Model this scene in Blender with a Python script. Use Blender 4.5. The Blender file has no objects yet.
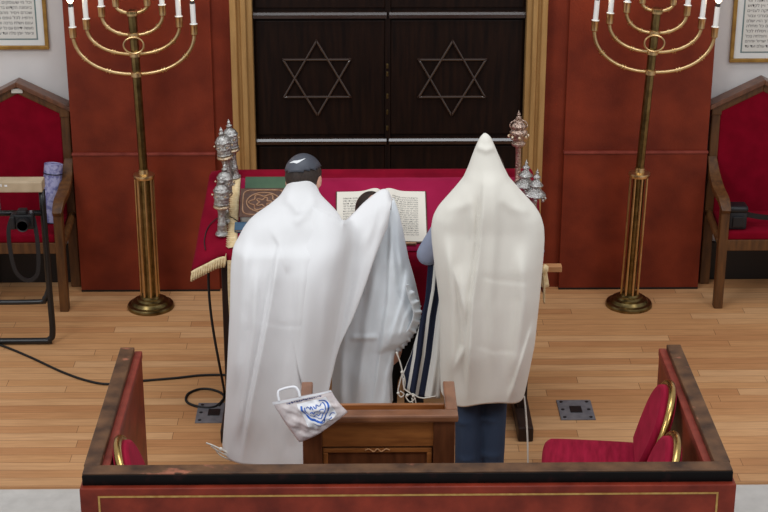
import bpy, bmesh, math, random
import numpy as np
from mathutils import Vector, Matrix
random.seed(7)
R = math.radians
PI = math.pi
scene = bpy.context.scene
col = scene.collection

# ---------------------------------------------------------------- camera
F = 1700.0
CAM = np.array([-0.15077, -9.3539, 3.9])
CR = np.array([9.99892499e-01, -1.46329701e-02, 9.30417413e-04])
CU = np.array([0.00449742, 0.36647481, 0.9304171])
CF = np.array([0.01395574, 0.9303129, -0.36650123])
def ray(px, py): return CF + CR * (px - 384) / F - CU * (py - 256) / F
def atY(px, py, Y):
    q = ray(px, py); return Vector(CAM + q * (Y - CAM[1]) / q[1])
def atZ(px, py, Z=0.0):
    q = ray(px, py); return Vector(CAM + q * (Z - CAM[2]) / q[2])
cd = bpy.data.cameras.new('camera'); co = bpy.data.objects.new('camera', cd); col.objects.link(co)
cd.sensor_width = 36; cd.lens = F / 768 * 36; cd.clip_end = 60
m = Matrix.Identity(4)
for i in range(3):
    m[i][0] = CR[i]; m[i][1] = CU[i]; m[i][2] = -CF[i]; m[i][3] = CAM[i]
co.matrix_world = m
scene.camera = co

# ---------------------------------------------------------------- materials
def lin(c):
    c = c / 255.0
    return c / 12.92 if c <= 0.04045 else ((c + 0.055) / 1.055) ** 2.4
def rgb(r, g, b): return (lin(r), lin(g), lin(b), 1)
MATS = {}
def mat(name, c1, c2=None, scale=8, rough=0.6, metal=0.0, bump=0.0, bscale=40, stretch=(1, 1, 1), sheen=0.0, spec=0.4, detail=6, emit=0, trans=0.0, alpha=1.0, contrast=(0.3, 0.7), coat=0.0):
    if name in MATS: return MATS[name]
    mt = bpy.data.materials.new(name); mt.use_nodes = True
    nt = mt.node_tree; b = nt.nodes['Principled BSDF']
    b.inputs['Roughness'].default_value = rough; b.inputs['Metallic'].default_value = metal
    b.inputs['Specular IOR Level'].default_value = spec
    if sheen:
        b.inputs['Sheen Weight'].default_value = sheen; b.inputs['Sheen Roughness'].default_value = 0.4
        b.inputs['Sheen Tint'].default_value = tuple(min(1, x * 2 + .05) for x in c1[:3]) + (1,)
    if coat: b.inputs['Coat Weight'].default_value = coat; b.inputs['Coat Roughness'].default_value = 0.2
    if trans: b.inputs['Transmission Weight'].default_value = trans
    b.inputs['Alpha'].default_value = alpha
    b.inputs['Base Color'].default_value = c1
    tc = nt.nodes.new('ShaderNodeTexCoord'); mp = nt.nodes.new('ShaderNodeMapping')
    mp.inputs['Scale'].default_value = stretch
    nt.links.new(tc.outputs['Object'], mp.inputs['Vector'])
    if c2 is not None:
        n = nt.nodes.new('ShaderNodeTexNoise'); n.inputs['Scale'].default_value = scale; n.inputs['Detail'].default_value = detail
        r = nt.nodes.new('ShaderNodeValToRGB')
        r.color_ramp.elements[0].position = contrast[0]; r.color_ramp.elements[0].color = c1
        r.color_ramp.elements[1].position = contrast[1]; r.color_ramp.elements[1].color = c2
        nt.links.new(mp.outputs[0], n.inputs['Vector']); nt.links.new(n.outputs['Fac'], r.inputs[0])
        nt.links.new(r.outputs[0], b.inputs['Base Color'])
    if bump:
        n2 = nt.nodes.new('ShaderNodeTexNoise'); n2.inputs['Scale'].default_value = bscale; n2.inputs['Detail'].default_value = 4
        bp = nt.nodes.new('ShaderNodeBump'); bp.inputs['Strength'].default_value = bump; bp.inputs['Distance'].default_value = 0.02
        nt.links.new(mp.outputs[0], n2.inputs['Vector']); nt.links.new(n2.outputs['Fac'], bp.inputs['Height'])
        nt.links.new(bp.outputs[0], b.inputs['Normal'])
    if emit:
        b.inputs['Emission Color'].default_value = c1; b.inputs['Emission Strength'].default_value = emit
    MATS[name] = mt; return mt

leather = mat('red_leather', rgb(98, 34, 19), rgb(128, 49, 27), 5, rough=.5, bump=.06, bscale=90, spec=.22, detail=9)
leather_edge = mat('red_leather_edge', rgb(140, 60, 46), rgb(112, 40, 28), 14, rough=.55)
leather_box = mat('red_leather_box', rgb(98, 32, 20), rgb(140, 52, 34), 9, spec=.25, rough=.4, bump=.05, bscale=80, detail=9)
plaster = mat('white_plaster', rgb(205, 200, 198), rgb(215, 211, 209), 3, rough=.85)
darkwood = mat('dark_wood', rgb(17, 9, 7), rgb(34, 19, 12), 3, rough=.45, stretch=(14, 14, 1.2), spec=.15)
barwood = mat('bar_wood', rgb(40, 25, 18), rgb(54, 36, 27), 5, rough=.2, stretch=(1, 10, 10), spec=.7, coat=.35)
goldpaint = mat('gold_paint', rgb(164, 124, 74), rgb(186, 146, 92), 4, rough=.45, metal=.35, stretch=(8, 8, 1))
brass = mat('brass', rgb(222, 194, 148), rgb(198, 164, 112), 14, rough=.33, metal=1)
agedbrass = mat('aged_brass', rgb(148, 128, 84), rgb(98, 82, 50), 22, rough=.33, metal=1)
silver = mat('silver', rgb(205, 203, 200), rgb(150, 146, 142), 60, rough=.28, metal=1, bump=.5, bscale=140)
giltsilver = mat('gilt_silver', rgb(214, 178, 128), rgb(200, 190, 178), 60, rough=.3, metal=1, bump=.4, bscale=140)
pinksilver = mat('rose_silver', rgb(214, 188, 172), rgb(158, 136, 124), 60, rough=.3, metal=1, bump=.5, bscale=140)
chairwood = mat('chair_oak', rgb(104, 66, 32), rgb(70, 42, 20), 5, rough=.45, stretch=(8, 8, 1.2), spec=.4)
chairseat = mat('chair_velvet', rgb(108, 1, 22), rgb(124, 3, 28), 12, rough=.9, sheen=.15, spec=.1)
velvet = mat('table_velvet', rgb(108, 3, 27), rgb(136, 8, 37), 7, rough=.85, sheen=.25, spec=.1)
velvet2 = mat('crimson_velvet', rgb(140, 20, 58), rgb(156, 28, 68), 5, rough=.85, sheen=.5, spec=.1)
velvet3 = mat('banquet_velvet', rgb(122, 6, 36), rgb(152, 20, 52), 9, rough=.8, sheen=.6, stretch=(1, 6, 1), spec=.15)
fringe_m = mat('cream_fringe', rgb(236, 214, 172), rgb(210, 182, 134), 60, rough=.9)
tallit_w = mat('white_wool', rgb(224, 223, 223), rgb(232, 231, 232), 3, rough=.9, bump=.1, bscale=9, stretch=(1, 1, .35), spec=.15, sheen=.2)
tallit_b = mat('cool_white_wool', rgb(217, 222, 226), rgb(228, 232, 235), 4, rough=.9, bump=.12, bscale=14, stretch=(1, 1, .3), spec=.15, sheen=.2)
tallit_c = mat('cream_wool', rgb(224, 219, 208), rgb(232, 228, 218), 3, rough=.92, bump=.08, bscale=9, stretch=(1, 1, .35), spec=.12, sheen=.2)
stringm = mat('wool_string', rgb(226, 222, 212), rough=.9)
skin = mat('skin', rgb(206, 152, 128), rgb(214, 164, 140), 20, rough=.55)
hairm = mat('dark_hair', rgb(38, 28, 24), rgb(58, 44, 36), 50, rough=.6, stretch=(3, 3, 1))
kippahm = mat('slate_kippah', rgb(62, 65, 74), rgb(78, 81, 90), 8, rough=.5)
whitem = mat('white_mark', rgb(225, 226, 228), rough=.7)
navy = mat('navy_trousers', rgb(42, 56, 80), rgb(54, 70, 94), 8, rough=.85, bump=.15, bscale=12, stretch=(1, 1, .4))
blacktr = mat('black_trousers', rgb(16, 15, 17), rgb(26, 25, 28), 8, rough=.85)
shirt = mat('grey_shirt', rgb(138, 146, 168), rgb(152, 158, 178), 9, rough=.85, bump=.15, bscale=14)
whiteshirt = mat('white_shirt', rgb(205, 208, 214), rough=.85)
shoem = mat('black_shoe', rgb(20, 18, 18), rough=.35)
deskwood = mat('desk_oak', rgb(164, 104, 54), rgb(122, 72, 36), 4, rough=.33, stretch=(1.4, 9, 9), spec=.5, coat=.25)
deskdark = mat('desk_dark_oak', rgb(108, 64, 38), rgb(76, 43, 25), 4, rough=.35, stretch=(9, 9, 1.3), spec=.5, coat=.25)
deskrail = mat('desk_rail_oak', rgb(150, 100, 70), rgb(108, 68, 44), 8, rough=.32, coat=.3)
tablewood = mat('table_wood', rgb(50, 32, 24), rgb(34, 21, 16), 5, rough=.45, stretch=(8, 8, 1))
lightwood = mat('light_wood', rgb(196, 146, 100), rgb(176, 124, 80), 5, rough=.5, stretch=(1, 9, 9))
blackm = mat('black_metal', rgb(18, 18, 20), rough=.35, spec=.5)
blackplastic = mat('black_plastic', rgb(20, 20, 23), rough=.45)
cablem = mat('black_cable', rgb(22, 20, 20), rough=.6)
boardm = mat('pale_board', rgb(186, 166, 138), rgb(168, 148, 120), 12, rough=.6)
steel = mat('steel_plate', rgb(132, 130, 134), rgb(106, 106, 112), 24, rough=.45, metal=.25)
paper = mat('page_paper', rgb(222, 216, 202), rgb(228, 222, 210), 6, rough=.85)
ink = mat('ink', rgb(84, 80, 80), rough=.8)
inkdark = mat('dark_ink', rgb(50, 48, 52), rough=.8)
browncover = mat('brown_cover', rgb(70, 42, 30), rgb(96, 62, 44), 18, rough=.5, bump=.3, bscale=30)
bronze = mat('bronze_relief', rgb(176, 136, 104), rgb(140, 100, 72), 30, rough=.4, metal=.2)
greencover = mat('green_cover', rgb(52, 78, 56), rgb(66, 92, 66), 12, rough=.6)
bluecover = mat('blue_cover', rgb(58, 88, 112), rough=.6)
candlem = mat('white_candle', rgb(236, 234, 230), rough=.5)
bulbm = mat('warm_bulb', (1, .78, .5, 1), rough=.3, emit=14)
collarm = mat('grey_collar', rgb(60, 58, 58), rough=.6)
gilt = mat('gilt_frame', rgb(172, 132, 66), rgb(140, 102, 48), 20, rough=.38, metal=.6)
matboard = mat('mat_board', rgb(214, 214, 212), rough=.85)
docpaper = mat('document_paper', rgb(208, 206, 200), rough=.85)
bluetrim = mat('teal_border', rgb(96, 124, 124), rgb(120, 130, 130), 20, rough=.7)
goldtool = mat('gold_tooling', rgb(198, 160, 92), rgb(170, 126, 66), 40, rough=.45, metal=.4)
goldtube = mat('gold_tube', rgb(206, 174, 110), rgb(176, 140, 78), 20, rough=.25, metal=1)
blueprint = mat('blue_print', rgb(46, 96, 184), rough=.5)
darkprint = mat('dark_print', rgb(62, 66, 110), rough=.5)
tubem = mat('patterned_wrap', rgb(104, 104, 150), rgb(160, 160, 194), 30, rough=.5, detail=3, contrast=(.42, .58))
baseb = mat('shade_dark_wood', rgb(26, 17, 13), rgb(20, 14, 11), 5, rough=.5, stretch=(1, 8, 8))  # brown taken to near-black, standing in for the shade under the armchairs
tagm = mat('white_tag', rgb(196, 192, 184), rough=.6)
creamstone = mat('cream_stone', rgb(206, 202, 196), rgb(192, 188, 182), 14, rough=.75)
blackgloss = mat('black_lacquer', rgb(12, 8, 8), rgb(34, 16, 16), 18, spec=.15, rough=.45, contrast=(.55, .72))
bagm = mat('milky_plastic', rgb(238, 230, 230), rgb(226, 212, 210), 10, rough=.35, bump=.55, bscale=16, alpha=.8)
bagwhite = mat('white_plastic', rgb(232, 232, 236), rough=.4)

# worn rail: brown varnish rubbed to pale wood and black with red flakes
def worn_rail():
    mt = mat('worn_rail', rgb(112, 80, 56), rgb(52, 37, 30), 10, spec=.25, rough=.45, detail=10)
    nt = mt.node_tree; b = nt.nodes['Principled BSDF']
    base = b.inputs['Base Color'].links[0].from_socket
    tc = nt.nodes.new('ShaderNodeTexCoord'); mp = nt.nodes.new('ShaderNodeMapping'); mp.inputs['Scale'].default_value = (2.2, 3.0, 3)
    n = nt.nodes.new('ShaderNodeTexNoise'); n.inputs['Scale'].default_value = 3.2; n.inputs['Detail'].default_value = 7
    r = nt.nodes.new('ShaderNodeValToRGB'); r.color_ramp.elements[0].position = .61; r.color_ramp.elements[0].color = (0, 0, 0, 1)
    r.color_ramp.elements[1].position = .66; r.color_ramp.elements[1].color = (1, 1, 1, 1)
    mx = nt.nodes.new('ShaderNodeMix'); mx.data_type = 'RGBA'
    nt.links.new(tc.outputs['Object'], mp.inputs[0]); nt.links.new(mp.outputs[0], n.inputs[0]); nt.links.new(n.outputs['Fac'], r.inputs[0])
    nt.links.new(r.outputs[0], mx.inputs[0]); nt.links.new(base, mx.inputs[6]); mx.inputs[7].default_value = rgb(158, 100, 78)
    nt.links.new(mx.outputs[2], b.inputs['Base Color'])
    return mt
railm = worn_rail()

def floor_mat():
    mt = bpy.data.materials.new('plank_floor'); mt.use_nodes = True; nt = mt.node_tree; b = nt.nodes['Principled BSDF']
    tc = nt.nodes.new('ShaderNodeTexCoord')
    br = nt.nodes.new('ShaderNodeTexBrick'); br.offset = .37; br.offset_frequency = 3; br.squash = 1
    br.inputs['Scale'].default_value = 1; br.inputs['Brick Width'].default_value = 1.0; br.inputs['Row Height'].default_value = .076
    br.inputs['Mortar Size'].default_value = .0014; br.inputs['Mortar Smooth'].default_value = .2; br.inputs['Bias'].default_value = 0
    br.inputs['Color1'].default_value = (0, 0, 0, 1); br.inputs['Color2'].default_value = (1, 1, 1, 1); br.inputs['Mortar'].default_value = (.5, .5, .5, 1)
    # wobble the row starts so that the joints do not line up
    sep = nt.nodes.new('ShaderNodeSeparateXYZ'); nt.links.new(tc.outputs['Object'], sep.inputs[0])
    dv = nt.nodes.new('ShaderNodeMath'); dv.operation = 'DIVIDE'; dv.inputs[1].default_value = .076; nt.links.new(sep.outputs[1], dv.inputs[0])
    fl = nt.nodes.new('ShaderNodeMath'); fl.operation = 'FLOOR'; nt.links.new(dv.outputs[0], fl.inputs[0])
    wn = nt.nodes.new('ShaderNodeTexWhiteNoise'); wn.noise_dimensions = '1D'; nt.links.new(fl.outputs[0], wn.inputs['W'])
    ad = nt.nodes.new('ShaderNodeMath'); ad.operation = 'MULTIPLY_ADD'; ad.inputs[1].default_value = 1.7; nt.links.new(wn.outputs['Value'], ad.inputs[0]); nt.links.new(sep.outputs[0], ad.inputs[2])
    cb = nt.nodes.new('ShaderNodeCombineXYZ'); nt.links.new(ad.outputs[0], cb.inputs[0]); nt.links.new(sep.outputs[1], cb.inputs[1])
    nt.links.new(cb.outputs[0], br.inputs['Vector'])
    ramp = nt.nodes.new('ShaderNodeValToRGB'); cr = ramp.color_ramp
    cr.elements[0].position = 0; cr.elements[0].color = rgb(188, 134, 90); cr.elements[1].position = 1; cr.elements[1].color = rgb(212, 166, 122)
    e = cr.elements.new(.5); e.color = rgb(202, 151, 104)
    nt.links.new(br.outputs['Color'], ramp.inputs[0])
    mp = nt.nodes.new('ShaderNodeMapping'); mp.inputs['Scale'].default_value = (2.5, 26, 1); nt.links.new(cb.outputs[0], mp.inputs[0])
    n = nt.nodes.new('ShaderNodeTexNoise'); n.inputs['Scale'].default_value = 2; n.inputs['Detail'].default_value = 8; nt.links.new(mp.outputs[0], n.inputs[0])
    r2 = nt.nodes.new('ShaderNodeValToRGB'); r2.color_ramp.elements[0].position = .3; r2.color_ramp.elements[0].color = (.80, .76, .70, 1); r2.color_ramp.elements[1].position = .65; r2.color_ramp.elements[1].color = (1.04, 1.03, 1.0, 1)
    nt.links.new(n.outputs['Fac'], r2.inputs[0])
    mx = nt.nodes.new('ShaderNodeMix'); mx.data_type = 'RGBA'; mx.blend_type = 'MULTIPLY'; mx.inputs[0].default_value = .8
    nt.links.new(ramp.outputs[0], mx.inputs[6]); nt.links.new(r2.outputs[0], mx.inputs[7])
    m2 = nt.nodes.new('ShaderNodeMix'); m2.data_type = 'RGBA'; nt.links.new(br.outputs['Fac'], m2.inputs[0])
    nt.links.new(mx.outputs[2], m2.inputs[6]); m2.inputs[7].default_value = rgb(120, 78, 48)
    nt.links.new(m2.outputs[2], b.inputs['Base Color'])
    b.inputs['Roughness'].default_value = .42; b.inputs['Specular IOR Level'].default_value = .35
    return mt
floorm = floor_mat()

def stripe_mat(name, base, dark, stops):
    """stripes across the U of the cloth's own UV map; stops = list of (u0,u1)"""
    mt = bpy.data.materials.new(name); mt.use_nodes = True; nt = mt.node_tree; b = nt.nodes['Principled BSDF']
    uv = nt.nodes.new('ShaderNodeUVMap'); sp = nt.nodes.new('ShaderNodeSeparateXYZ'); nt.links.new(uv.outputs[0], sp.inputs[0])
    r = nt.nodes.new('ShaderNodeValToRGB'); r.color_ramp.interpolation = 'CONSTANT'; cr = r.color_ramp
    cr.elements[0].position = 0; cr.elements[0].color = base; cr.elements.remove(cr.elements[1])
    for a, c in stops:
        e = cr.elements.new(a); e.color = dark
        e = cr.elements.new(c); e.color = base
    nt.links.new(sp.outputs[0], r.inputs[0]); nt.links.new(r.outputs[0], b.inputs['Base Color'])
    b.inputs['Roughness'].default_value = .9; b.inputs['Specular IOR Level'].default_value = .15
    return mt
stripem = stripe_mat('striped_wool', rgb(222, 220, 214), rgb(38, 43, 62), [(.045, .165), (.22, .34), (.395, .515), (.572, .69)])

# ---------------------------------------------------------------- mesh helpers
def BM(): return bmesh.new()
def box(bm, x0, x1, y0, y1, z0, z1, bev=0):
    vs = [bm.verts.new(p) for p in ((x0, y0, z0), (x1, y0, z0), (x1, y1, z0), (x0, y1, z0), (x0, y0, z1), (x1, y0, z1), (x1, y1, z1), (x0, y1, z1))]
    fs = [bm.faces.new([vs[i] for i in f]) for f in ((3, 2, 1, 0), (4, 5, 6, 7), (0, 1, 5, 4), (1, 2, 6, 5), (2, 3, 7, 6), (3, 0, 4, 7))]
    if bev:
        es = list({e for f in fs for e in f.edges})
        bmesh.ops.bevel(bm, geom=es, offset=bev, segments=2, affect='EDGES', profile=.6)
def frame_for(t, up=Vector((0, 0, 1))):
    t = t.normalized()
    if abs(t.dot(up)) > .95: up = Vector((0, 1, 0))
    a = t.cross(up).normalized(); return a, a.cross(t).normalized()
def tube(bm, pts, r, n=10, closed=False, cap=True):
    pts = [Vector(p) for p in pts]; rings = []; L = len(pts)
    rr = r if isinstance(r, (list, tuple)) else [r] * L
    prev = None
    for i, p in enumerate(pts):
        if closed: t = pts[(i + 1) % L] - pts[i - 1]
        else: t = pts[min(i + 1, L - 1)] - pts[max(i - 1, 0)]
        if t.length < 1e-9: t = Vector((0, 0, 1))
        t.normalize()
        if prev is None: a, b = frame_for(t)
        else:
            a = prev - t * prev.dot(t)
            a = a.normalized() if a.length > 1e-6 else frame_for(t)[0]
            b = a.cross(t) * -1
        b = t.cross(a); prev = a
        rings.append([bm.verts.new(p + (a * math.cos(2 * PI * k / n) + b * math.sin(2 * PI * k / n)) * rr[i]) for k in range(n)])
    for i in range(L if closed else L - 1):
        A, B = rings[i], rings[(i + 1) % L]
        for k in range(n): bm.faces.new((A[k], A[(k + 1) % n], B[(k + 1) % n], B[k]))
    if cap and not closed:
        bm.faces.new(rings[0][::-1]); bm.faces.new(rings[-1])
def smooth_path(pts, n=8):
    pts = [Vector(p) for p in pts]; out = []
    for i in range(len(pts) - 1):
        p0, p1, p2, p3 = pts[max(i - 1, 0)], pts[i], pts[i + 1], pts[min(i + 2, len(pts) - 1)]
        for k in range(n):
            t = k / n
            out.append(.5 * ((2 * p1) + (p2 - p0) * t + (2 * p0 - 5 * p1 + 4 * p2 - p3) * t * t + (3 * p1 - p0 - 3 * p2 + p3) * t ** 3))
    out.append(pts[-1]); return out
def lathe(bm, prof, n=28, c=(0, 0, 0)):
    c = Vector(c); rings = []
    for r, z in prof:
        if r < 1e-5: rings.append([bm.verts.new(c + Vector((0, 0, z)))])
        else: rings.append([bm.verts.new(c + Vector((r * math.cos(2 * PI * k / n), r * math.sin(2 * PI * k / n), z))) for k in range(n)])
    for A, B in zip(rings, rings[1:]):
        for k in range(n):
            k2 = (k + 1) % n
            if len(A) == 1 and len(B) == 1: continue
            if len(A) == 1: bm.faces.new((A[0], B[k2], B[k]))
            elif len(B) == 1: bm.faces.new((A[k], A[k2], B[0]))
            else: bm.faces.new((A[k], A[k2], B[k2], B[k]))
    if len(rings[0]) > 1: bm.faces.new(rings[0][::-1])
    if len(rings[-1]) > 1: bm.faces.new(rings[-1])
def prism(bm, poly, a, b):
    """poly of 3D points, extruded by the vector b (a unused offset)"""
    A = [bm.verts.new(Vector(p) + Vector(a)) for p in poly]; B = [bm.verts.new(Vector(p) + Vector(a) + Vector(b)) for p in poly]
    bm.faces.new(A[::-1]); bm.faces.new(B)
    for i in range(len(poly)): bm.faces.new((A[i], A[(i + 1) % len(poly)], B[(i + 1) % len(poly)], B[i]))
def ball(bm, c, rx, ry=None, rz=None, rot=None, u=16, v=12):
    ry = ry or rx; rz = rz or rx
    M = Matrix.Translation(Vector(c)) @ (rot.to_4x4() if rot else Matrix.Identity(4)) @ Matrix.Diagonal((rx, ry, rz, 1))
    bmesh.ops.create_uvsphere(bm, u_segments=u, v_segments=v, radius=1, matrix=M)
def grid(bm, P, uv=False, closed_u=False):
    """P[i][j] points"""
    V = [[bm.verts.new(Vector(p)) for p in row] for row in P]
    lay = bm.loops.layers.uv.new('UVMap') if uv else None
    n = len(V); mm = len(V[0])
    for i in range(n - 1):
        for j in range(mm if closed_u else mm - 1):
            j2 = (j + 1) % mm
            f = bm.faces.new((V[i][j], V[i][j2], V[i + 1][j2], V[i + 1][j]))
            if uv:
                for l, (a, b) in zip(f.loops, ((i, j), (i, j + 1), (i + 1, j + 1), (i + 1, j))): l[lay].uv = (b / (mm - 1), a / (n - 1))
    return V
def obj(name, bm, mt, parent=None, world=False, smooth=False, solid=0, bevel=0, sub=0, auto=False, fixn=True):
    if parent is not None and world:
        bmesh.ops.translate(bm, verts=bm.verts, vec=-WL(parent))
    if fixn: bmesh.ops.recalc_face_normals(bm, faces=bm.faces)
    me = bpy.data.meshes.new(name); bm.to_mesh(me); bm.free()
    o = bpy.data.objects.new(name, me); col.objects.link(o)
    if mt: me.materials.append(mt)
    if parent is not None: o.parent = parent
    if smooth or auto:
        for p in me.polygons: p.use_smooth = True
    if solid:
        s = o.modifiers.new('s', 'SOLIDIFY'); s.thickness = solid; s.offset = -1
    if bevel:
        s = o.modifiers.new('b', 'BEVEL'); s.width = bevel; s.segments = 2; s.limit_method = 'ANGLE'
    if sub:
        s = o.modifiers.new('u', 'SUBSURF'); s.levels = sub; s.render_levels = sub
    if auto:
        me.set_sharp_from_angle(angle=R(38))
    return o
def WL(o):
    v = Vector((0, 0, 0))
    while o is not None:
        v = v + o.location; o = o.parent
    return v
def thing(name, label, cat, loc=(0, 0, 0), rz=0, group=None, kind=None):
    o = bpy.data.objects.new(name, None); col.objects.link(o); o.location = loc; o.rotation_euler = (0, 0, rz); o.empty_display_size = .1
    return tag(o, label, cat, group, kind)
def tag(o, label, cat, group=None, kind=None):
    if label: o['label'] = label
    if cat: o['category'] = cat
    if group: o['group'] = group
    if kind: o['kind'] = kind
    return o
def dup(src, loc, rot=None, label=None, scale=None):
    r = src.copy(); col.objects.link(r); r.location = loc
    if rot is not None: r.rotation_euler = rot
    if scale: r.scale = (scale,) * 3
    if label: r['label'] = label
    for ch in list(src.children):
        c = ch.copy(); col.objects.link(c); c.parent = r
        for g in list(ch.children):
            d = g.copy(); col.objects.link(d); d.parent = c
    return r
def baked(o):
    """apply the modifiers of o into its mesh"""
    dg = bpy.context.evaluated_depsgraph_get(); dg.update()
    me = bpy.data.meshes.new_from_object(o.evaluated_get(dg))
    old = o.data; o.modifiers.clear(); o.data = me; bpy.data.meshes.remove(old); return o
def struct(name, bm, mt, **k):
    o = obj(name, bm, mt, **k); o['kind'] = 'structure'; return o
def text_bm(body, size, align='RIGHT'):
    cu = bpy.data.curves.new('t', 'FONT'); cu.body = body; cu.size = size; cu.align_x = align; cu.resolution_u = 2
    o = bpy.data.objects.new('t', cu); col.objects.link(o)
    dg = bpy.context.evaluated_depsgraph_get(); dg.update()
    me = bpy.data.meshes.new_from_object(o.evaluated_get(dg)); bm = BM(); bm.from_mesh(me)
    bpy.data.objects.remove(o); bpy.data.curves.remove(cu); bpy.data.meshes.remove(me); return bm

# ---------------------------------------------------------------- room
bm = BM(); box(bm, -7.5, 7.5, -2.365, .4, -.2, 0); box(bm, -1.22, 1.27, -3.76, -2.365, -.2, 0)
struct('floor', bm, floorm)
bm = BM(); box(bm, -7.5, -1.22, -4.6, -2.365, -.2, -.012); box(bm, 1.27, 7.5, -4.6, -2.365, -.2, -.012); box(bm, -1.22, 1.27, -4.6, -3.76, -.2, -.012)
struct('floor_front', bm, creamstone)
bm = BM(); box(bm, -7.5, -1.78, .16, .3, 0, 4.2); box(bm, 1.8, 7.5, .16, .3, 0, 4.2); struct('wall_back', bm, plaster)
for nm, x0, x1 in (('shade_baseboard_left', -7.5, -1.80), ('shade_baseboard_right', 1.87, 7.5)):
    bm = BM(); box(bm, x0, x1, .135, .16, 0, .24, .004); struct(nm, bm, baseb)  # baseboard with the under-seat shade put into its colour
# red leather surround of the ark
def surround(name, xo, xi, strip, gold_out, sgn):
    bm = BM(); box(bm, min(xo, gold_out), max(xo, gold_out), .03, .3, 0, 4.2)
    w = struct(name, bm, leather)
    lo, hi = min(xo, xi), max(xo, xi)
    b2 = BM(); box(b2, lo, hi, .006, .03, .862, 4.2, .003); obj('upper_panel', b2, leather, w)
    b2 = BM(); box(b2, lo - .0, hi + .0, -.012, .03, .0, .846, .003); obj('lower_panel', b2, leather, w)
    b2 = BM(); box(b2, lo - .003, hi + .003, -.018, .03, .848, .863, .004); obj('ledge', b2, leather_edge, w)
    b2 = BM(); box(b2, lo, hi, -.014, .0, .0, .012); obj('toe_strip', b2, baseb, w)
surround('wall_left', -1.806, -.985, 0, -.875, -1)
surround('wall_right', 1.862, 1.03, 0, .90, 1)
# gilded door posts
def post(name, xs):
    bm = BM()
    poly = [(xs[0], .03), (xs[0], -.03), (xs[0] + (xs[1] - xs[0]) * .28, -.035), (xs[0] + (xs[1] - xs[0]) * .34, -.012), (xs[0] + (xs[1] - xs[0]) * .44, -.012),
            (xs[0] + (xs[1] - xs[0]) * .5, -.03), (xs[0] + (xs[1] - xs[0]) * .72, -.03), (xs[0] + (xs[1] - xs[0]) * .78, .0), (xs[1], .012), (xs[1], .14), (xs[0], .14)]
    prism(bm, [(x, y, 0) for x, y in poly], (0, 0, 0), (0, 0, 4.2)); struct(name, bm, goldpaint, bevel=.004)
post('trim_1', (-.875, -.752)); post('trim_2', (.905, .792))
# ark doors
def star(bm, c, r, w, y0, y1):
    """six pointed star from two interlaced outlined triangles"""
    for s in (1, -1):
        pts = [(math.sin(a) * r, s * math.cos(a) * r) for a in (0, 2 * PI / 3, 4 * PI / 3)]
        inn = [(math.sin(a) * (r - 2 * w), s * math.cos(a) * (r - 2 * w)) for a in (0, 2 * PI / 3, 4 * PI / 3)]
        for i in range(3):
            j = (i + 1) % 3
            q = [pts[i], pts[j], inn[j], inn[i]]
            yy = y0 - (.001 if s > 0 else 0)
            prism(bm, [(c[0] + a, yy, c[1] + b) for a, b in q], (0, 0, 0), (0, y1 - yy, 0))
zt = atY(386, 17, .07).z; zb = atY(386, 138, .07).z
for nm, x0, x1, sx in (('door_1', -.752, .008, 317), ('door_2', .014, .792, 452)):
    bm = BM(); box(bm, x0, x1, .09, .14, 0, 4.2)
    d = struct(nm, bm, darkwood)
    for z0, z1 in ((zb, zt), (zt + .03, zt + .9), (.1, zb - .03), (zt + .93, zt + 1.6)):
        b2 = BM(); box(b2, x0 + .012, x1 - .012, .075, .09, z0 + .02, z1 - .02, .006); obj('door_panel', b2, darkwood, d)
    for z in (zt + .015, zb - .015, zt + .915):
        b2 = BM(); prism(b2, [(x0 + .004, .09, z - .018), (x0 + .004, .05, z - .018), (x0 + .004, .05, z + .001), (x0 + .004, .062, z + .013), (x0 + .004, .09, z + .014)], (0, 0, 0), (x1 - x0 - .008, 0, 0)); obj('crossbar', b2, barwood, d)
    c = atY(sx, 78, .07)
    b2 = BM(); star(b2, (c.x, c.z), .234, .0145, .055, .076); obj('star_of_david', b2, barwood, d, bevel=.007)
bm = BM(); box(bm, -.004, .026, .066, .1, 0, 4.2, .004)
t3 = struct('trim_3', bm, darkwood)
for py in (66, 74, 96, 112, 128):
    q = atY(385.5, py, .066); bm = BM(); box(bm, .003, .014, .062, .068, q.z - .014, q.z + .014, .002); obj('hinge', bm, agedbrass, t3)
bm = BM(); box(bm, -.8, .84, .14, .3, 0, 4.2); struct('wall_ark', bm, darkwood)
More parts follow.
